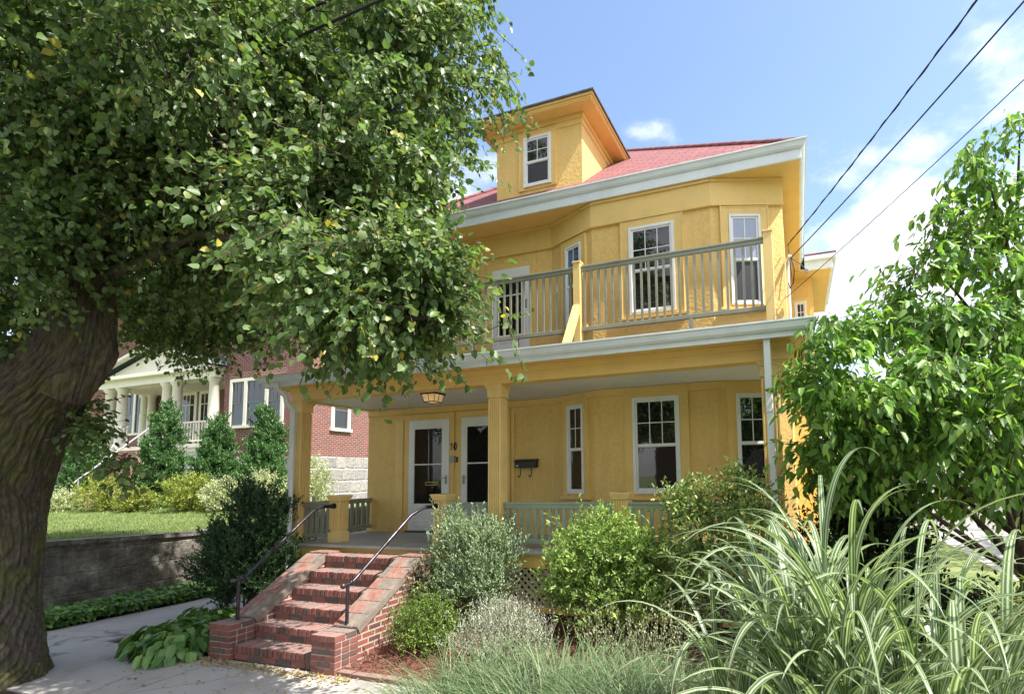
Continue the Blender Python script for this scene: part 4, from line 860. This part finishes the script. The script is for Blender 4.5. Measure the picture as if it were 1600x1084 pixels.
# ------------------------------------------------------------------ the big linden at the left
T = thing('linden_tree', (-4.85, -3.3, 0), 'huge linden tree with mossy furrowed trunk leaning over the sidewalk', 'tree')
base = (-4.45, -3.35)
tr = [([(-4.9, -3.3, -.15), (-4.86, -3.3, .2), (-4.88, -3.3, .9), (-4.84, -3.3, 1.6), (-4.76, -3.3, 2.3), (-4.22, -3.3, 3.15), (-3.5, -3.3, 3.75), (-3.42, -3.3, 4.4), (-3.44, -3.3, 5.0), (-3.6, -3.25, 6.0), (-3.75, -3.1, 7.6), (-3.6, -3.0, 9.5), (-3.5, -3, 11)],
       [.74, .55, .46, .44, .45, .43, .32, .27, .30, .24, .2, .14, .05])]
lobes = [  # cx, cy, cz, rx, ry, rz, sprays
 (.35, -2.2, 7.2, 1.15, 1.2, 1.2, 520), (-1.0, -1.7, 7.5, 1.4, 1.4, 1.4, 560), (.1, -2.2, 6.05, 1.0, 1.1, .8, 420), (-.35, -2.2, 5.2, 1.0, 1.1, .7, 380),
 (.2, -2.4, 4.15, .92, .9, .62, 460), (-.4, -2.4, 3.62, .75, .7, .34, 260), (-1.5, -1.9, 4.75, 1.1, 1.0, .75, 420), (-1.0, -2.2, 4.2, .9, .9, .5, 300),
 (-3.3, -1.3, 5.0, 1.2, 1.0, .8, 380), (-2.4, -1.4, 4.3, .7, .6, .35, 180), (-4.4, -1.4, 4.6, .9, .7, .45, 260), (-5.4, -1.3, 4.75, .7, .6, .45, 160), (-2.0, -2.0, 6.3, 1.4, 1.2, 1.2, 520), (-1.6, -2.5, 7.6, 1.5, 1.4, 1.2, 480),
 (-2.9, -2.4, 6.0, 1.3, 1.2, 1.0, 420), (-5.2, -1.6, 5.6, 1.4, 1.2, 1.0, 420), (-2.1, -4.0, 6.1, 1.1, .9, .8, 340), (-3.6, -4.0, 6.0, 1.1, .9, .8, 340), (-4.6, -3.9, 4.6, .9, .6, .7, 240), (-5.3, -3.2, 4.1, .8, .6, .6, 220),
 (-.7, -3.9, 6.0, 1.0, .8, .7, 260), (-1.1, -4.2, 6.9, 1.2, .9, .9, 260), (-2.6, -4.3, 7.0, 1.2, .9, .9, 280), (-3.8, -1.6, 7.2, 1.6, 1.4, 1.3, 420),
 (-.6, -2.2, 8.9, 1.6, 1.6, 1.2, 380), (-2.6, -2.6, 9.6, 1.8, 1.8, 1.4, 420), (-4.6, -3.0, 9.0, 1.8, 1.8, 1.6, 420), (-6.2, -3.4, 7.0, 1.7, 1.6, 1.6, 420), (-7.2, -2.6, 5.4, 1.4, 1.2, 1.1, 320), (-6.6, -1.2, 6.6, 1.6, 1.5, 1.3, 380),
 (-2.1, -3.2, 5.2, .6, .5, .5, 170), (-2.2, -3.6, 5.3, .5, .4, .45, 140), (-2.2, -2.8, 4.75, .55, .5, .42, 150), (-2.4, -3.9, 5.5, .5, .35, .4, 120), (-2.95, -3.9, 5.1, .4, .3, .4, 90), (-3.1, -4.0, 4.45, .4, .3, .45, 90), (-1.7, -2.9, 5.3, .5, .5, .5, 130), (-3.2, -2.8, 11, 1.9, 1.9, 1.3, 300), (-5.4, -1.2, 8.2, 1.5, 1.4, 1.2, 300), (-2.9, -.9, 6.6, 1.1, .8, 1.0, 280), (-1.6, -1.0, 8.4, 1.2, .9, 1.0, 240)]
def nearer(l, k, dz=0): return (4.053+(l[0]-4.053)*k, -6.743+(l[1]+6.743)*k, 2.214+(l[2]+dz-2.214)*k, l[3]*k, l[4]*k, l[5]*k, int(l[6]*.85))
for i_, k_, dz_ in ((0, .9, 0), (1, .93, 0), (2, .82, 0), (3, .78, .1), (4, .8, .16), (5, .8, .34), (6, .9, .28), (7, .84, .62), (8, 1, .18), (9, 1, .7), (10, 1, .1), (11, 1, .12)): lobes[i_] = nearer(lobes[i_], k_, dz_)
for i_, dx_, k_ in ((5, .38, .9), (3, -.42, .85), (2, -.5, .9), (0, -.4, .9), (4, -.16, .93), (33, -.3, .9), (24, -.4, .9)): l_ = lobes[i_]; lobes[i_] = (l_[0]+dx_, l_[1], l_[2], l_[3]*k_, l_[4]*k_, l_[5]*k_, l_[6])
fk = Vector((-3.45, -3.28, 4.9))
for i, l in enumerate(lobes):
    c = Vector(l[:3])
    zs = 4.3+1.9*((i*.618) % 1); s = Vector((-3.43-.1*max(0, zs-5), -3.29, zs))
    if c.z > 8: s = Vector((-3.65, -3.1, 7.0))
    dd = c-s; r0 = .016+.008*dd.length
    mid = s+dd*.5+Vector((0, 0, .35*dd.length*.4)); tr.append(([s, s+dd*.25+Vector((0, 0, .3)), mid, c, c+Vector((dd.x, dd.y, -.4)).normalized()*.5], [r0*1.5, r0*1.1, r0*.8, r0*.4, .012]))
tr.append(([(-4.4, -3.3, 2.6), (-5.0, -3.4, 3.4), (-5.7, -3.4, 4.5), (-6.2, -3.4, 6)], [.36, .30, .22, .13]))
tr.append(([(-3.5, -3.3, 4.7), (-3.0, -3.15, 5.4), (-2.6, -2.9, 6.4), (-2.2, -2.7, 8)], [.12, .10, .08, .05]))
tr.append(([(-3.62, -3.3, 3.2), (-3.36, -3.22, 3.72), (-3.42, -3.25, 4.05)], [.2, .24, .14]))
big = [q_ for q_ in tr if q_[1][0] > .17]; trunk_mesh('trunk', T, M['bark'], big, 260, .05, .05, 30); trunk_mesh('limbs', T, M['bark'], [q_ for q_ in tr if q_[1][0] <= .17], 9, .07)
cr, T0, T1 = crown('crown', T, M['linden'], [l[:6]+(int(l[6]*(1.08 if l[2] < 8.3 else .6)),) for l in lobes], 18, .58, .070, .058, shell=.35, droop=.75, jitter=.6, fold=.12, wide=.3, nm=(.55, .6, .6), clump=(13, .15, .84))
TW = [T0, T1]
# pale flower bracts on the sunny side
n = 2600; lb = np.array([l for l in lobes if l[0] > -2.6 and l[1] > -3]); pick = lb[rng.integers(0, len(lb), n)]; d = rand_unit(n); d[:, 0] = np.abs(d[:, 0])*.8; d = unit(d)
P = pick[:, :3]+d*pick[:, 3:6]*(1.0+.22*rng.random(n)[:, None]); A = unit(np.array([0, 0, -1.])+.7*rng.normal(size=(n, 3))); 
leaves('flower_bracts', P, A, unit(d+.5*rng.normal(size=(n, 3))), .06+.04*rng.random(n), .014+.008*rng.random(n), M['bract'], T, fold=.3)
# epicormic sprouts low on the trunk
sp = [(-3.75, -3.0, 2.95, .28, .2, .38, 46), (-3.2, -2.9, 2.45, .22, .2, .25, 26), (-3.9, -3.75, 4.0, .35, .3, .4, 50), (-4.3, -4.0, 3.5, .4, .3, .3, 50), (-2.9, -3.2, 4.75, .3, .3, .35, 36)]
sc_, T0, T1 = crown('sprouts', T, M['linden'], sp, 9, .35, .075, .062, shell=.1, droop=.8, fold=.12, wide=.3); twigs('twigs', T, np.concatenate([TW[0], T0]), np.concatenate([TW[1], T1]), .006, M['twig'], .5)

# ------------------------------------------------------------------ dogwood at the right
D = thing('dogwood_tree', (6.35, .4, 0), 'bright green dogwood tree with drooping leaves beside the right corner of the house', 'tree')
dl = [(4.25, -.9, 3.25, .42, .4, .28, 70), (4.7, -.6, 3.6, .5, .5, .28, 90), (4.6, -.9, 2.85, .6, .5, .3, 100), (5.2, -.8, 3.05, .7, .6, .3, 120), (5.5, -.3, 3.75, .7, .6, .3, 120), (4.35, -.55, 2.45, .45, .4, .25, 70), (5.0, -.5, 2.45, .7, .5, .3, 120), (5.7, -.8, 2.5, .7, .5, .3, 120),
      (6.2, -.9, 3.0, .7, .5, .35, 120), (6.1, -.4, 3.7, .7, .5, .4, 110), (6.6, -.2, 4.3, .7, .6, .4, 110), (5.6, -.2, 4.4, .45, .4, .25, 60), (5.25, .0, 4.15, .3, .3, .2, 34), (5.95, .0, 4.85, .5, .4, .3, 70), (6.25, .1, 5.35, .4, .4, .3, 56), (6.7, .2, 5.1, .6, .5, .4, 90), (5.75, .1, 5.25, .22, .22, .16, 18), (6.1, .1, 5.75, .25, .25, .18, 26), (6.6, .2, 5.95, .25, .25, .16, 22),
      (7.2, .3, 4.6, .8, .7, .6, 120), (7.0, -.5, 3.4, .8, .6, .6, 120), (6.9, -.6, 2.5, .7, .5, .35, 100), (6.2, -.2, 2.2, .7, .5, .25, 100), (5.6, .2, 2.0, .6, .5, .2, 70), (7.6, .8, 3.4, .8, .8, .9, 110), (6.9, .9, 4.0, .8, .7, .7, 110), (5.9, .9, 3.3, .8, .6, .5, 110), (5.2, .7, 2.9, .6, .5, .4, 80), (5.9, .3, 2.75, .7, .5, .3, 90), (4.55, -.1, 2.1, .4, .4, .3, 80), (4.75, .3, 2.7, .45, .4, .3, 80), (4.5, .2, 3.2, .35, .35, .25, 60), (6.4, .6, 1.85, .7, .5, .18, 60)]
s0 = Vector((6.38, .4, 1.3))
paths = [([(6.5, .4, -.1), (6.42, .4, .6), (6.36, .4, 1.25), (6.28, .42, 1.9), (6.35, .45, 2.8), (6.5, .45, 3.8), (6.55, .35, 4.8), (6.4, .2, 5.6)], [.12, .095, .085, .07, .055, .04, .025, .01]), ([(6.5, .45, -.1), (6.62, .5, .9), (6.8, .5, 2.0), (7.0, .5, 3.5)], [.09, .07, .055, .03])]
for l in dl:
    c = Vector(l[:3]); h = min(max(1.0, c.z-.9-.25*math.hypot(c.x-6.35, c.y-.4)), 4.4); s = Vector((6.3+.05*h, .42, h)); dd = c-s
    paths.append(([s, s+dd*.4+Vector((0, 0, .04)), s+dd*.75+Vector((0, 0, .02)), c+dd*.08], [.03, .022, .014, .005]))
trunk_mesh('trunk', D, M['twig'], paths, 7, .04); dl = [l[:3]+tuple(q_*(.80 if l[2] > 3.9 else .95) for q_ in l[3:6])+(int(l[6]*(.64 if l[2] > 3.9 else .76)),) for l in dl]
cr, T0, T1 = crown('crown', D, M['dogwood'], dl, 9, .42, .130, .062, shell=.25, droop=1.0, jitter=.5, nm=(.8, .5, .5), clump=(7, .11, .85), fold=.22, wide=.34, ); twigs('twigs', D, T0, T1, .004, M['twig'])

S2 = thing('shade_tree', (14.5, 8.5, 0), 'broad shade tree on the far side of the driveway', 'tree')
trunk_mesh('trunk', S2, M['bark'], [([(14.5, 8.5, -.2), (14.5, 8.5, 3), (14.3, 8.6, 6), (14.5, 8.5, 9)], [.35, .28, .18, .05])]+[([(14.5, 8.5, 3), (14.5+1.2*math.cos(a), 8.5+1.2*math.sin(a), 4.6), (14.5+2.4*math.cos(a), 8.5+2.4*math.sin(a), 6)], [.12, .08, .03]) for a in (0, 1.3, 2.6, 3.9, 5.2)], 8)
crown('crown', S2, M['linden'], [(14.5+2.0*math.cos(a), 8.5+2.4*math.sin(a), 5.4+.9*math.sin(a*2.3), 1.7, 1.9, 1.3, 200) for a in (0, .9, 1.8, 2.7, 3.6, 4.5, 5.4)]+[(14.5, 8.5, 7, 2, 2, 1.5, 200), (14.3, 5.2, 5.2, 1.6, 1.6, 1.1, 160), (14.4, 11.8, 5.4, 1.6, 1.6, 1.1, 160)], 9, .9, .16, .13, shell=.4, droop=.4)

# ------------------------------------------------------------------ shrubs
def shrub(name, label, loc, lobes, mat, per, tl, ll, lw, cat='shrub', group=None, stems=6, h=1., tk=True, **k):
    t = thing(name, loc, label, cat, group)
    k.setdefault('nm', (.6, .55, .65)); k.setdefault('clump', (12, .10, .6)); cr, T0, T1 = crown('foliage', t, M[mat], lobes, per, tl, ll, lw, **k)
    ps = []
    for i in range(stems):
        l = lobes[i % len(lobes)]; c = Vector(l[:3]); ps.append(([(loc[0]+jit(.08), loc[1]+jit(.08), loc[2]-.05), (loc[0]*.6+c.x*.4+jit(.1), loc[1]*.6+c.y*.4+jit(.1), loc[2]*.5+c.z*.5), (c.x, c.y, c.z)], [.018*h, .013*h, .005]))
    trunk_mesh('stems', t, M['twig'], ps, 5); 
    if tk: twigs('twigs', t, T0, T1, .003, M['twig'], .75)
    return t
shrub('juniper_shrub', 'upright grey green shrub right of the brick steps', (-.2, -.55, .25), [(-.22, -.55, 1.15, .48, .42, .50, 420), (-.42, -.55, 1.45, .26, .25, .30, 130), (.12, -.5, 1.25, .34, .32, .40, 200), (-.2, -.6, .75, .50, .42, .35, 260), (.2, -.6, .85, .32, .3, .35, 150), (-.05, -.5, 1.5, .2, .2, .22, 70), (.33, -.52, 1.05, .18, .2, .3, 60)], 'junip', 16, .20, .034, .017, shell=.4, droop=-.5, up=.5, jitter=.35)
shrub('barberry_shrub', 'small dark shrub growing against the brick side wall of the steps', (-.78, -.75, .1), [(-.75, -.7, .70, .26, .26, .30, 130), (-.66, -.62, .45, .22, .22, .25, 70)], 'rhodoD', 12, .2, .03, .018, shell=.3, droop=0)
shrub('boxwood_shrub', 'small bright green round shrub on the mulch beside the steps', (-.33, -1.22, .05), [(-.33, -1.22, .40, .42, .36, .30, 380), (-.33, -1.2, .58, .28, .25, .18, 130), (-.1, -1.25, .35, .3, .26, .25, 120), (-.6, -1.2, .33, .25, .25, .22, 110)], 'boxleaf', 14, .14, .024, .014, shell=.45, droop=-.3, up=.3, jitter=.5)
shrub('artemisia_plant', 'silvery white plant between the round shrub and the fine grass', (.8, -1.3, .1), [(.8, -1.3, .42, .52, .38, .28, 420), (.55, -1.35, .36, .35, .3, .24, 200), (1.1, -1.35, .36, .35, .3, .24, 200), (.8, -1.25, .62, .3, .25, .12, 130)], 'artem', 16, .18, .022, .008, shell=.35, droop=-.9, up=.7, jitter=.3, cat='plant')
shrub('pieris_shrub', 'tall light green shrub in front of the porch lattice', (1.85, -.55, .25), [(1.8, -.55, 1.05, .62, .45, .45, 330), (1.8, -.55, 1.55, .34, .3, .30, 150), (2.25, -.5, 1.1, .45, .4, .42, 200), (1.35, -.6, .95, .38, .35, .30, 150), (1.45, -.6, 1.35, .32, .3, .25, 110), (1.9, -.7, .75, .75, .45, .35, 260), (2.35, -.6, 1.3, .3, .3, .25, 80)], 'rhodo', 14, .2, .058, .022, shell=.4, droop=-.1, up=.25, jitter=.5)
shrub('azalea_shrub', 'shrub with pale leaf tips at the right end of the porch railing', (3.15, -.65, .3), [(3.1, -.65, 1.6, .5, .42, .42, 230), (3.3, -.65, 1.95, .4, .35, .28, 140), (2.85, -.7, 1.85, .3, .3, .22, 90), (3.55, -.6, 1.6, .35, .35, .4, 140), (3.1, -.7, 1.1, .6, .45, .35, 200), (3.0, -.6, .8, .6, .4, .3, 120)], 'rhodoD', 14, .22, .05, .024, shell=.4, droop=-.1, up=.3, jitter=.55)
shrub('privet_shrub', 'low speckled yellow green plant behind the fine grass', (2.35, -1.35, .15), [(2.3, -1.45, .46, .42, .3, .24, 90), (2.65, -1.4, .50, .36, .3, .26, 70)], 'varieg', 12, .35, .026, .016, shell=.2, droop=-.9, up=.8, jitter=.3, cat='plant')
shrub('yew_shrub', 'dark feathery evergreen shrub left of the brick steps', (-4.5, -.4, 0), [(-4.5, -.4, .95, .85, .6, .6, 520), (-4.3, -.4, 1.5, .5, .45, .45, 260), (-4.85, -.45, .75, .6, .5, .5, 260), (-4.1, -.35, .8, .5, .45, .55, 230), (-4.6, -.4, 1.85, .25, .25, .3, 80), (-4.05, -.35, 1.75, .22, .22, .25, 60), (-5.1, -.45, 1.15, .3, .3, .3, 80)], 'yewleaf', 40, .30, .045, .019, shell=.4, droop=-.4, up=.5, jitter=.35)
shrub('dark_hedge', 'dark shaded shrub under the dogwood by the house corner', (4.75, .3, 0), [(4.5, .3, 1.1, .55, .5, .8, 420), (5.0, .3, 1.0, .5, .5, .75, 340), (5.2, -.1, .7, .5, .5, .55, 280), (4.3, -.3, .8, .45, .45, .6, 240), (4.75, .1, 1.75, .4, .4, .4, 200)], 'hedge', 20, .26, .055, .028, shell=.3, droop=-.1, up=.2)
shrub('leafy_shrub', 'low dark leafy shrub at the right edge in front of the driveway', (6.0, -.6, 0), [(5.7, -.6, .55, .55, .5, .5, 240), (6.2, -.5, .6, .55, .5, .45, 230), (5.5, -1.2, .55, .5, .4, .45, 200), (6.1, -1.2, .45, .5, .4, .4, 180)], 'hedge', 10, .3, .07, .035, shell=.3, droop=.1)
for i, (x, y, z, s, lab) in enumerate(((5.2, -2.6, 0, 1., 'yellow green meadow plant with nodding seed heads left of its twin'), (5.65, -2.2, 0, .9, 'yellow green meadow plant with nodding seed heads at the right edge'))):
    shrub('meadow_plant', lab, (x, y, z), [(x, y, .95*s, .38, .35, .38, 60), (x-.1, y-.1, .55*s, .4, .35, .4, 60)], 'sage_p', 8, .4, .09, .014, shell=.1, droop=.2, up=.4, cat='plant', group='seed head plants at the right edge')
# hostas
def hosta(x, y, s, lab, n=200):
    t = thing('hosta_plant', (x, y, 0), lab, 'plant', 'hostas beside the brick steps')
    az = rng.random(n)*2*np.pi; rr = rng.random(n)**.6; el = 1.25-1.05*rr
    d = np.stack([np.cos(az)*np.cos(el), np.sin(az)*np.cos(el), np.sin(el)], 1); P = np.array([x, y, .0])+d*(s*(.30+.22*rng.random(n)))[:, None]*np.array([1, 1, .85])
    A = unit(np.stack([np.cos(az), np.sin(az), -.25-.9*rr], 1)+.2*rng.normal(size=(n, 3))); N = unit(np.stack([np.cos(az)*.6, np.sin(az)*.6, np.ones(n)], 1)+.15*rng.normal(size=(n, 3)))
    sz = .8+.4*rng.random(n)
    leaves('foliage', P, A, N, .185*s*sz, .12*s*sz, M['hosta'], t, fold=.16, wide=.34, droop=.25)
    P0 = np.repeat([[x, y, 0.0]], n, 0)+.03*rng.normal(size=(n, 3)); twigs('stalks', t, P0, P, .005, M['boxleaf'])
hosta(-3.62, -1.95, 1.0, 'hosta at the foot of the steps beside the left brick pier'); hosta(-4.05, -1.85, .95, 'hosta on the outer corner beside the path and sidewalk'); hosta(-3.55, -1.45, .9, 'hosta against the left side wall of the steps'); hosta(-4.25, -1.35, .9, 'hosta along the path edge behind the corner plant'); hosta(-4.6, -.95, .85, 'hosta under the dark evergreen by the path')
# ground cover along the retaining wall
n = 9000; y = -1.85+7*rng.random(n)**1.3; x = WX+.06+.62*rng.random(n); P = np.stack([x, y, .05+.26*rng.random(n)*(1-.4*np.abs((x-WX-.35)/.35))], 1)
A = unit(np.stack([.7+.8*rng.normal(size=n), .8*rng.normal(size=n), -.25+.3*rng.normal(size=n)], 1)); N = unit(np.array([.35, -.1, 1.])+.35*rng.normal(size=(n, 3)))
o = leaves('ground_cover', P, A, N, .08+.05*rng.random(n), .05+.03*rng.random(n), M['hosta'], None, fold=.15, wide=.32); tag(o, 'leafy green ground cover along the foot of the retaining wall', 'ground cover', kind='stuff')
# neighbour's bushes
for (x, y, h, r, lab) in ((-16.4, 5.2, 3.3, .66, 'tall arborvitae in front of the white porch columns'), (-13.75, 5.2, 2.7, .66, 'broad arborvitae between the porch and the triple window'), (-11.6, 5.2, 2.8, .68, 'arborvitae in front of the triple window next to the downspout'), (-20.6, 5.0, 3.3, .62, 'arborvitae beside the stair rail seen past the trunk')):
    z0 = 1.35; lb = []
    for k in range(9):
        t = k/8; w = r*max(0, 1-t**1.7)**.5*(.92+.16*random.random()); lb.append((x+jit(.1), y+jit(.1), z0+.25+t*(h-.35), max(w, .15), max(w, .15), .36, int(90+200*(1-t))))
    shrub('arborvitae', lab, (x, y, z0), lb, 'conif', 22, .26, .085, .034, shell=.5, droop=-.5, up=.55, jitter=.5, group='arborvitae in front of the brick house', stems=3, tk=False, clump=(10, .09, .8))
for (x, y, r, h, lab) in ((-17.4, 4.2, .95, 1.15, 'yellow green bush by the entry steps seen past the trunk'), (-13.35, 4.2, .78, 1.1, 'yellow green bush between two arborvitae'), (-15.6, 4.0, .4, .6, 'small yellow green bush below the tallest arborvitae')):
    shrub('spirea_bush', lab, (x, y, 1.3), [(x, y, 1.4+h*.4, r, r*.8, h*.55, 420), (x-.4*r, y, 1.35+h*.35, r*.6, r*.6, h*.45, 160), (x+.4*r, y-.1, 1.4+h*.5, r*.55, r*.5, h*.45, 160)], 'spirea', 12, .25, .06, .035, shell=.5, droop=-.2, up=.3, group='yellow green bushes on the raised lawn', tk=False)
for (x, y, r, h, lab) in ((-19.4, 4.0, .5, .6, 'pale variegated bush leftmost on the raised lawn'), (-11.9, 4.2, .55, .85, 'pale variegated bush right of the yellow green bushes'), (-10.3, 4.0, .6, .95, 'pale variegated bush behind the dark evergreen'), (-9.4, 5.0, .6, 1.4, 'pale variegated bush against the granite base')):
    shrub('variegated_bush', lab, (x, y, 1.25), [(x, y, 1.3+h*.5, r, r*.9, h*.55, 380), (x+.3*r, y, 1.3+h*.75, r*.5, r*.5, h*.4, 140)], 'varieg', 12, .28, .055, .03, shell=.45, droop=-.3, up=.4, group='pale variegated bushes on the raised lawn', tk=False)

# ------------------------------------------------------------------ grasses in the foreground
def grass_clump(name, lab, x, y, n, ln, w, mat, sp, el0, el1, grav, z=0, group=None, seg=9, vfold=.3):
    t = thing(name, (x, y, z), lab, 'ornamental grass', group)
    r = sp*np.sqrt(rng.random(n)); th = rng.random(n)*2*np.pi; base = np.stack([x+r*np.cos(th), y+r*np.sin(th), np.full(n, z)], 1)
    az = th+rng.normal(size=n)*.7; el = R(el0)+(R(el1)-R(el0))*rng.random(n)
    blades('blades', base, az, el, ln*(.6+.5*rng.random(n)), w*(.7+.5*rng.random(n)), M[mat], t, seg, grav, vfold)
    return t
RG = thing('striped_reed_grass', (4.38, -3.72, 0), 'big clump of white striped arching grass in the right foreground', 'ornamental grass')
n = 640; cx, cy = 4.30, -3.72; nc = 60
r = .36*np.sqrt(rng.random(nc)); th = rng.random(nc)*2*np.pi; c0 = np.stack([cx+r*np.cos(th), cy+r*np.sin(th), np.zeros(nc)], 1); c1 = c0+np.stack([np.cos(th)*r*1.1, np.sin(th)*r*1.1, (1.38+.5*rng.random(nc))*(1-.35*r/.40)], 1)
k = rng.integers(0, nc, n); u = .2+.8*rng.random(n)**.8; bs = c0[k]+(c1[k]-c0[k])*u[:, None]; az = th[k]+rng.normal(size=n)*1.1
blades('blades', bs, az, R(68)+R(20)*rng.random(n)+R(6)*(1-u), (.62+.55*rng.random(n))*(.75+.3*u), .026+.032*rng.random(n)**1.3, M['stripe'], RG, 16, 1.0, .22, 1.4)
twigs('culms', RG, c0, c1, .009, M['boxleaf'])
grass_clump('fountain_grass', 'fine leaved grass clump touching the sidewalk slabs', 1.75, -3.3, 2600, 1.15, .007, 'grassb', .42, 58, 89, .9, group='fine grass clumps in the foreground')
grass_clump('fountain_grass', 'fine leaved grass clump in the middle of the foreground row', 2.4, -3.2, 3000, 1.2, .007, 'grassb', .48, 60, 89, .85, group='fine grass clumps in the foreground')
grass_clump('fountain_grass', 'fine leaved grass clump beside the white striped grass', 3.1, -3.25, 2800, 1.15, .008, 'grassb', .48, 60, 89, .85, group='fine grass clumps in the foreground')
grass_clump('fountain_grass', 'broader bladed grass rising behind the fine grass row', 2.5, -2.6, 110, 1.1, .014, 'grassb', .6, 62, 88, .9, group='fine grass clumps in the foreground')

# ------------------------------------------------------------------ wires
def wire(name, lab, p0, p1, sag, r, group, bind=None):
    p0 = Vector(p0); p1 = Vector(p1); b = MB(); pts = []
    for i in range(25):
        t = i/24; p = p0.lerp(p1, t); p.z -= sag*4*t*(1-t); pts.append(p)
    b.tube(pts, r, 6)
    if bind:
        q = []
        for i in range(25*8):
            t = i/199; p = p0.lerp(p1, t); p.z -= sag*4*t*(1-t); q.append(p+Vector((math.cos(i*.8)*r*1.3, 0, math.sin(i*.8)*r*1.3)))
        b.tube(q, r*.6, 4)
    tag(b.build(name, M['cable'], origin=p0), lab, 'wire', group)
wire('service_wire', 'twisted black service wire reaching highest from the house corner', (4.06, 1.45, 5.62), (9.1, -7.4, 8.5), .25, .008, 'wires running to the right house corner', True)
wire('service_wire', 'black service wire just below the twisted one', (4.10, 1.40, 5.40), (9.3, -7.2, 7.85), .25, .008, 'wires running to the right house corner')
wire('service_wire', 'thin lowest service wire passing behind the dogwood top', (4.0, 1.35, 4.78), (9.6, -7.0, 7.2), .2, .0045, 'wires running to the right house corner')
for (y, z, lab) in ((-3.5, 6.1, 'lowest street cable crossing the linden crown'), (-3.4, 6.45, 'middle street cable crossing the linden crown'), (-3.5, 6.75, 'highest street cable crossing the linden crown')):
    wire('street_cable', lab, (-14, y, z-.3), (11, y-.2, z+.35), .12, .012, 'street cables through the linden crown')

# ------------------------------------------------------------------ across the street (seen mirrored in the window glass)
for (x, y, s, lab) in ((-8, -19, 1.0, 'tall street tree across the road, left of the facing house'), (2, -20, 1.1, 'tall street tree across the road, in front of the facing house'), (13, -19, .95, 'tall street tree across the road, right of the facing house')):
    t = thing('street_tree', (x, y, 0), lab, 'tree', 'street trees across the road')
    lb = [(x+jit(2.2), y+jit(1.5), (4+i*.75)*s, 2.2, 2.0, 1.3, 130) for i in range(9)]
    trunk_mesh('trunk', t, M['bark'], [([(x, y, -.2), (x, y, 3), (x+.2, y, 6), (x, y, 10*s)], [.4, .3, .2, .05])], 8)
    crown('crown', t, M['linden'], lb, 7, 1.2, .26, .2, shell=.4, droop=.4)
F = thing('facing_house', (3, -27, 0), 'red brick house across the road with a slate roof', 'house')
b = MB(); b.box(-5, 11, -34, -26, 0, 7); b.build('wall', M['brickwall'], F)
b = MB(); b.add([(-5.5, -34.5, 7), (11.5, -34.5, 7), (11.5, -25.5, 7), (-5.5, -25.5, 7), (-3, -30, 10.5), (9, -30, 10.5)], [(0, 1, 5, 4), (1, 2, 5), (2, 3, 4, 5), (3, 0, 4), (3, 2, 1, 0)]); b.build('roof', M['slate'], F)
for x in (-3, 0, 6, 9):
    for z in (1.2, 4.4):
        b = MB(); b.box(x-.5, x+.5, -26.0, -25.95, z, z+1.6); b.build('window', M['white'], F)
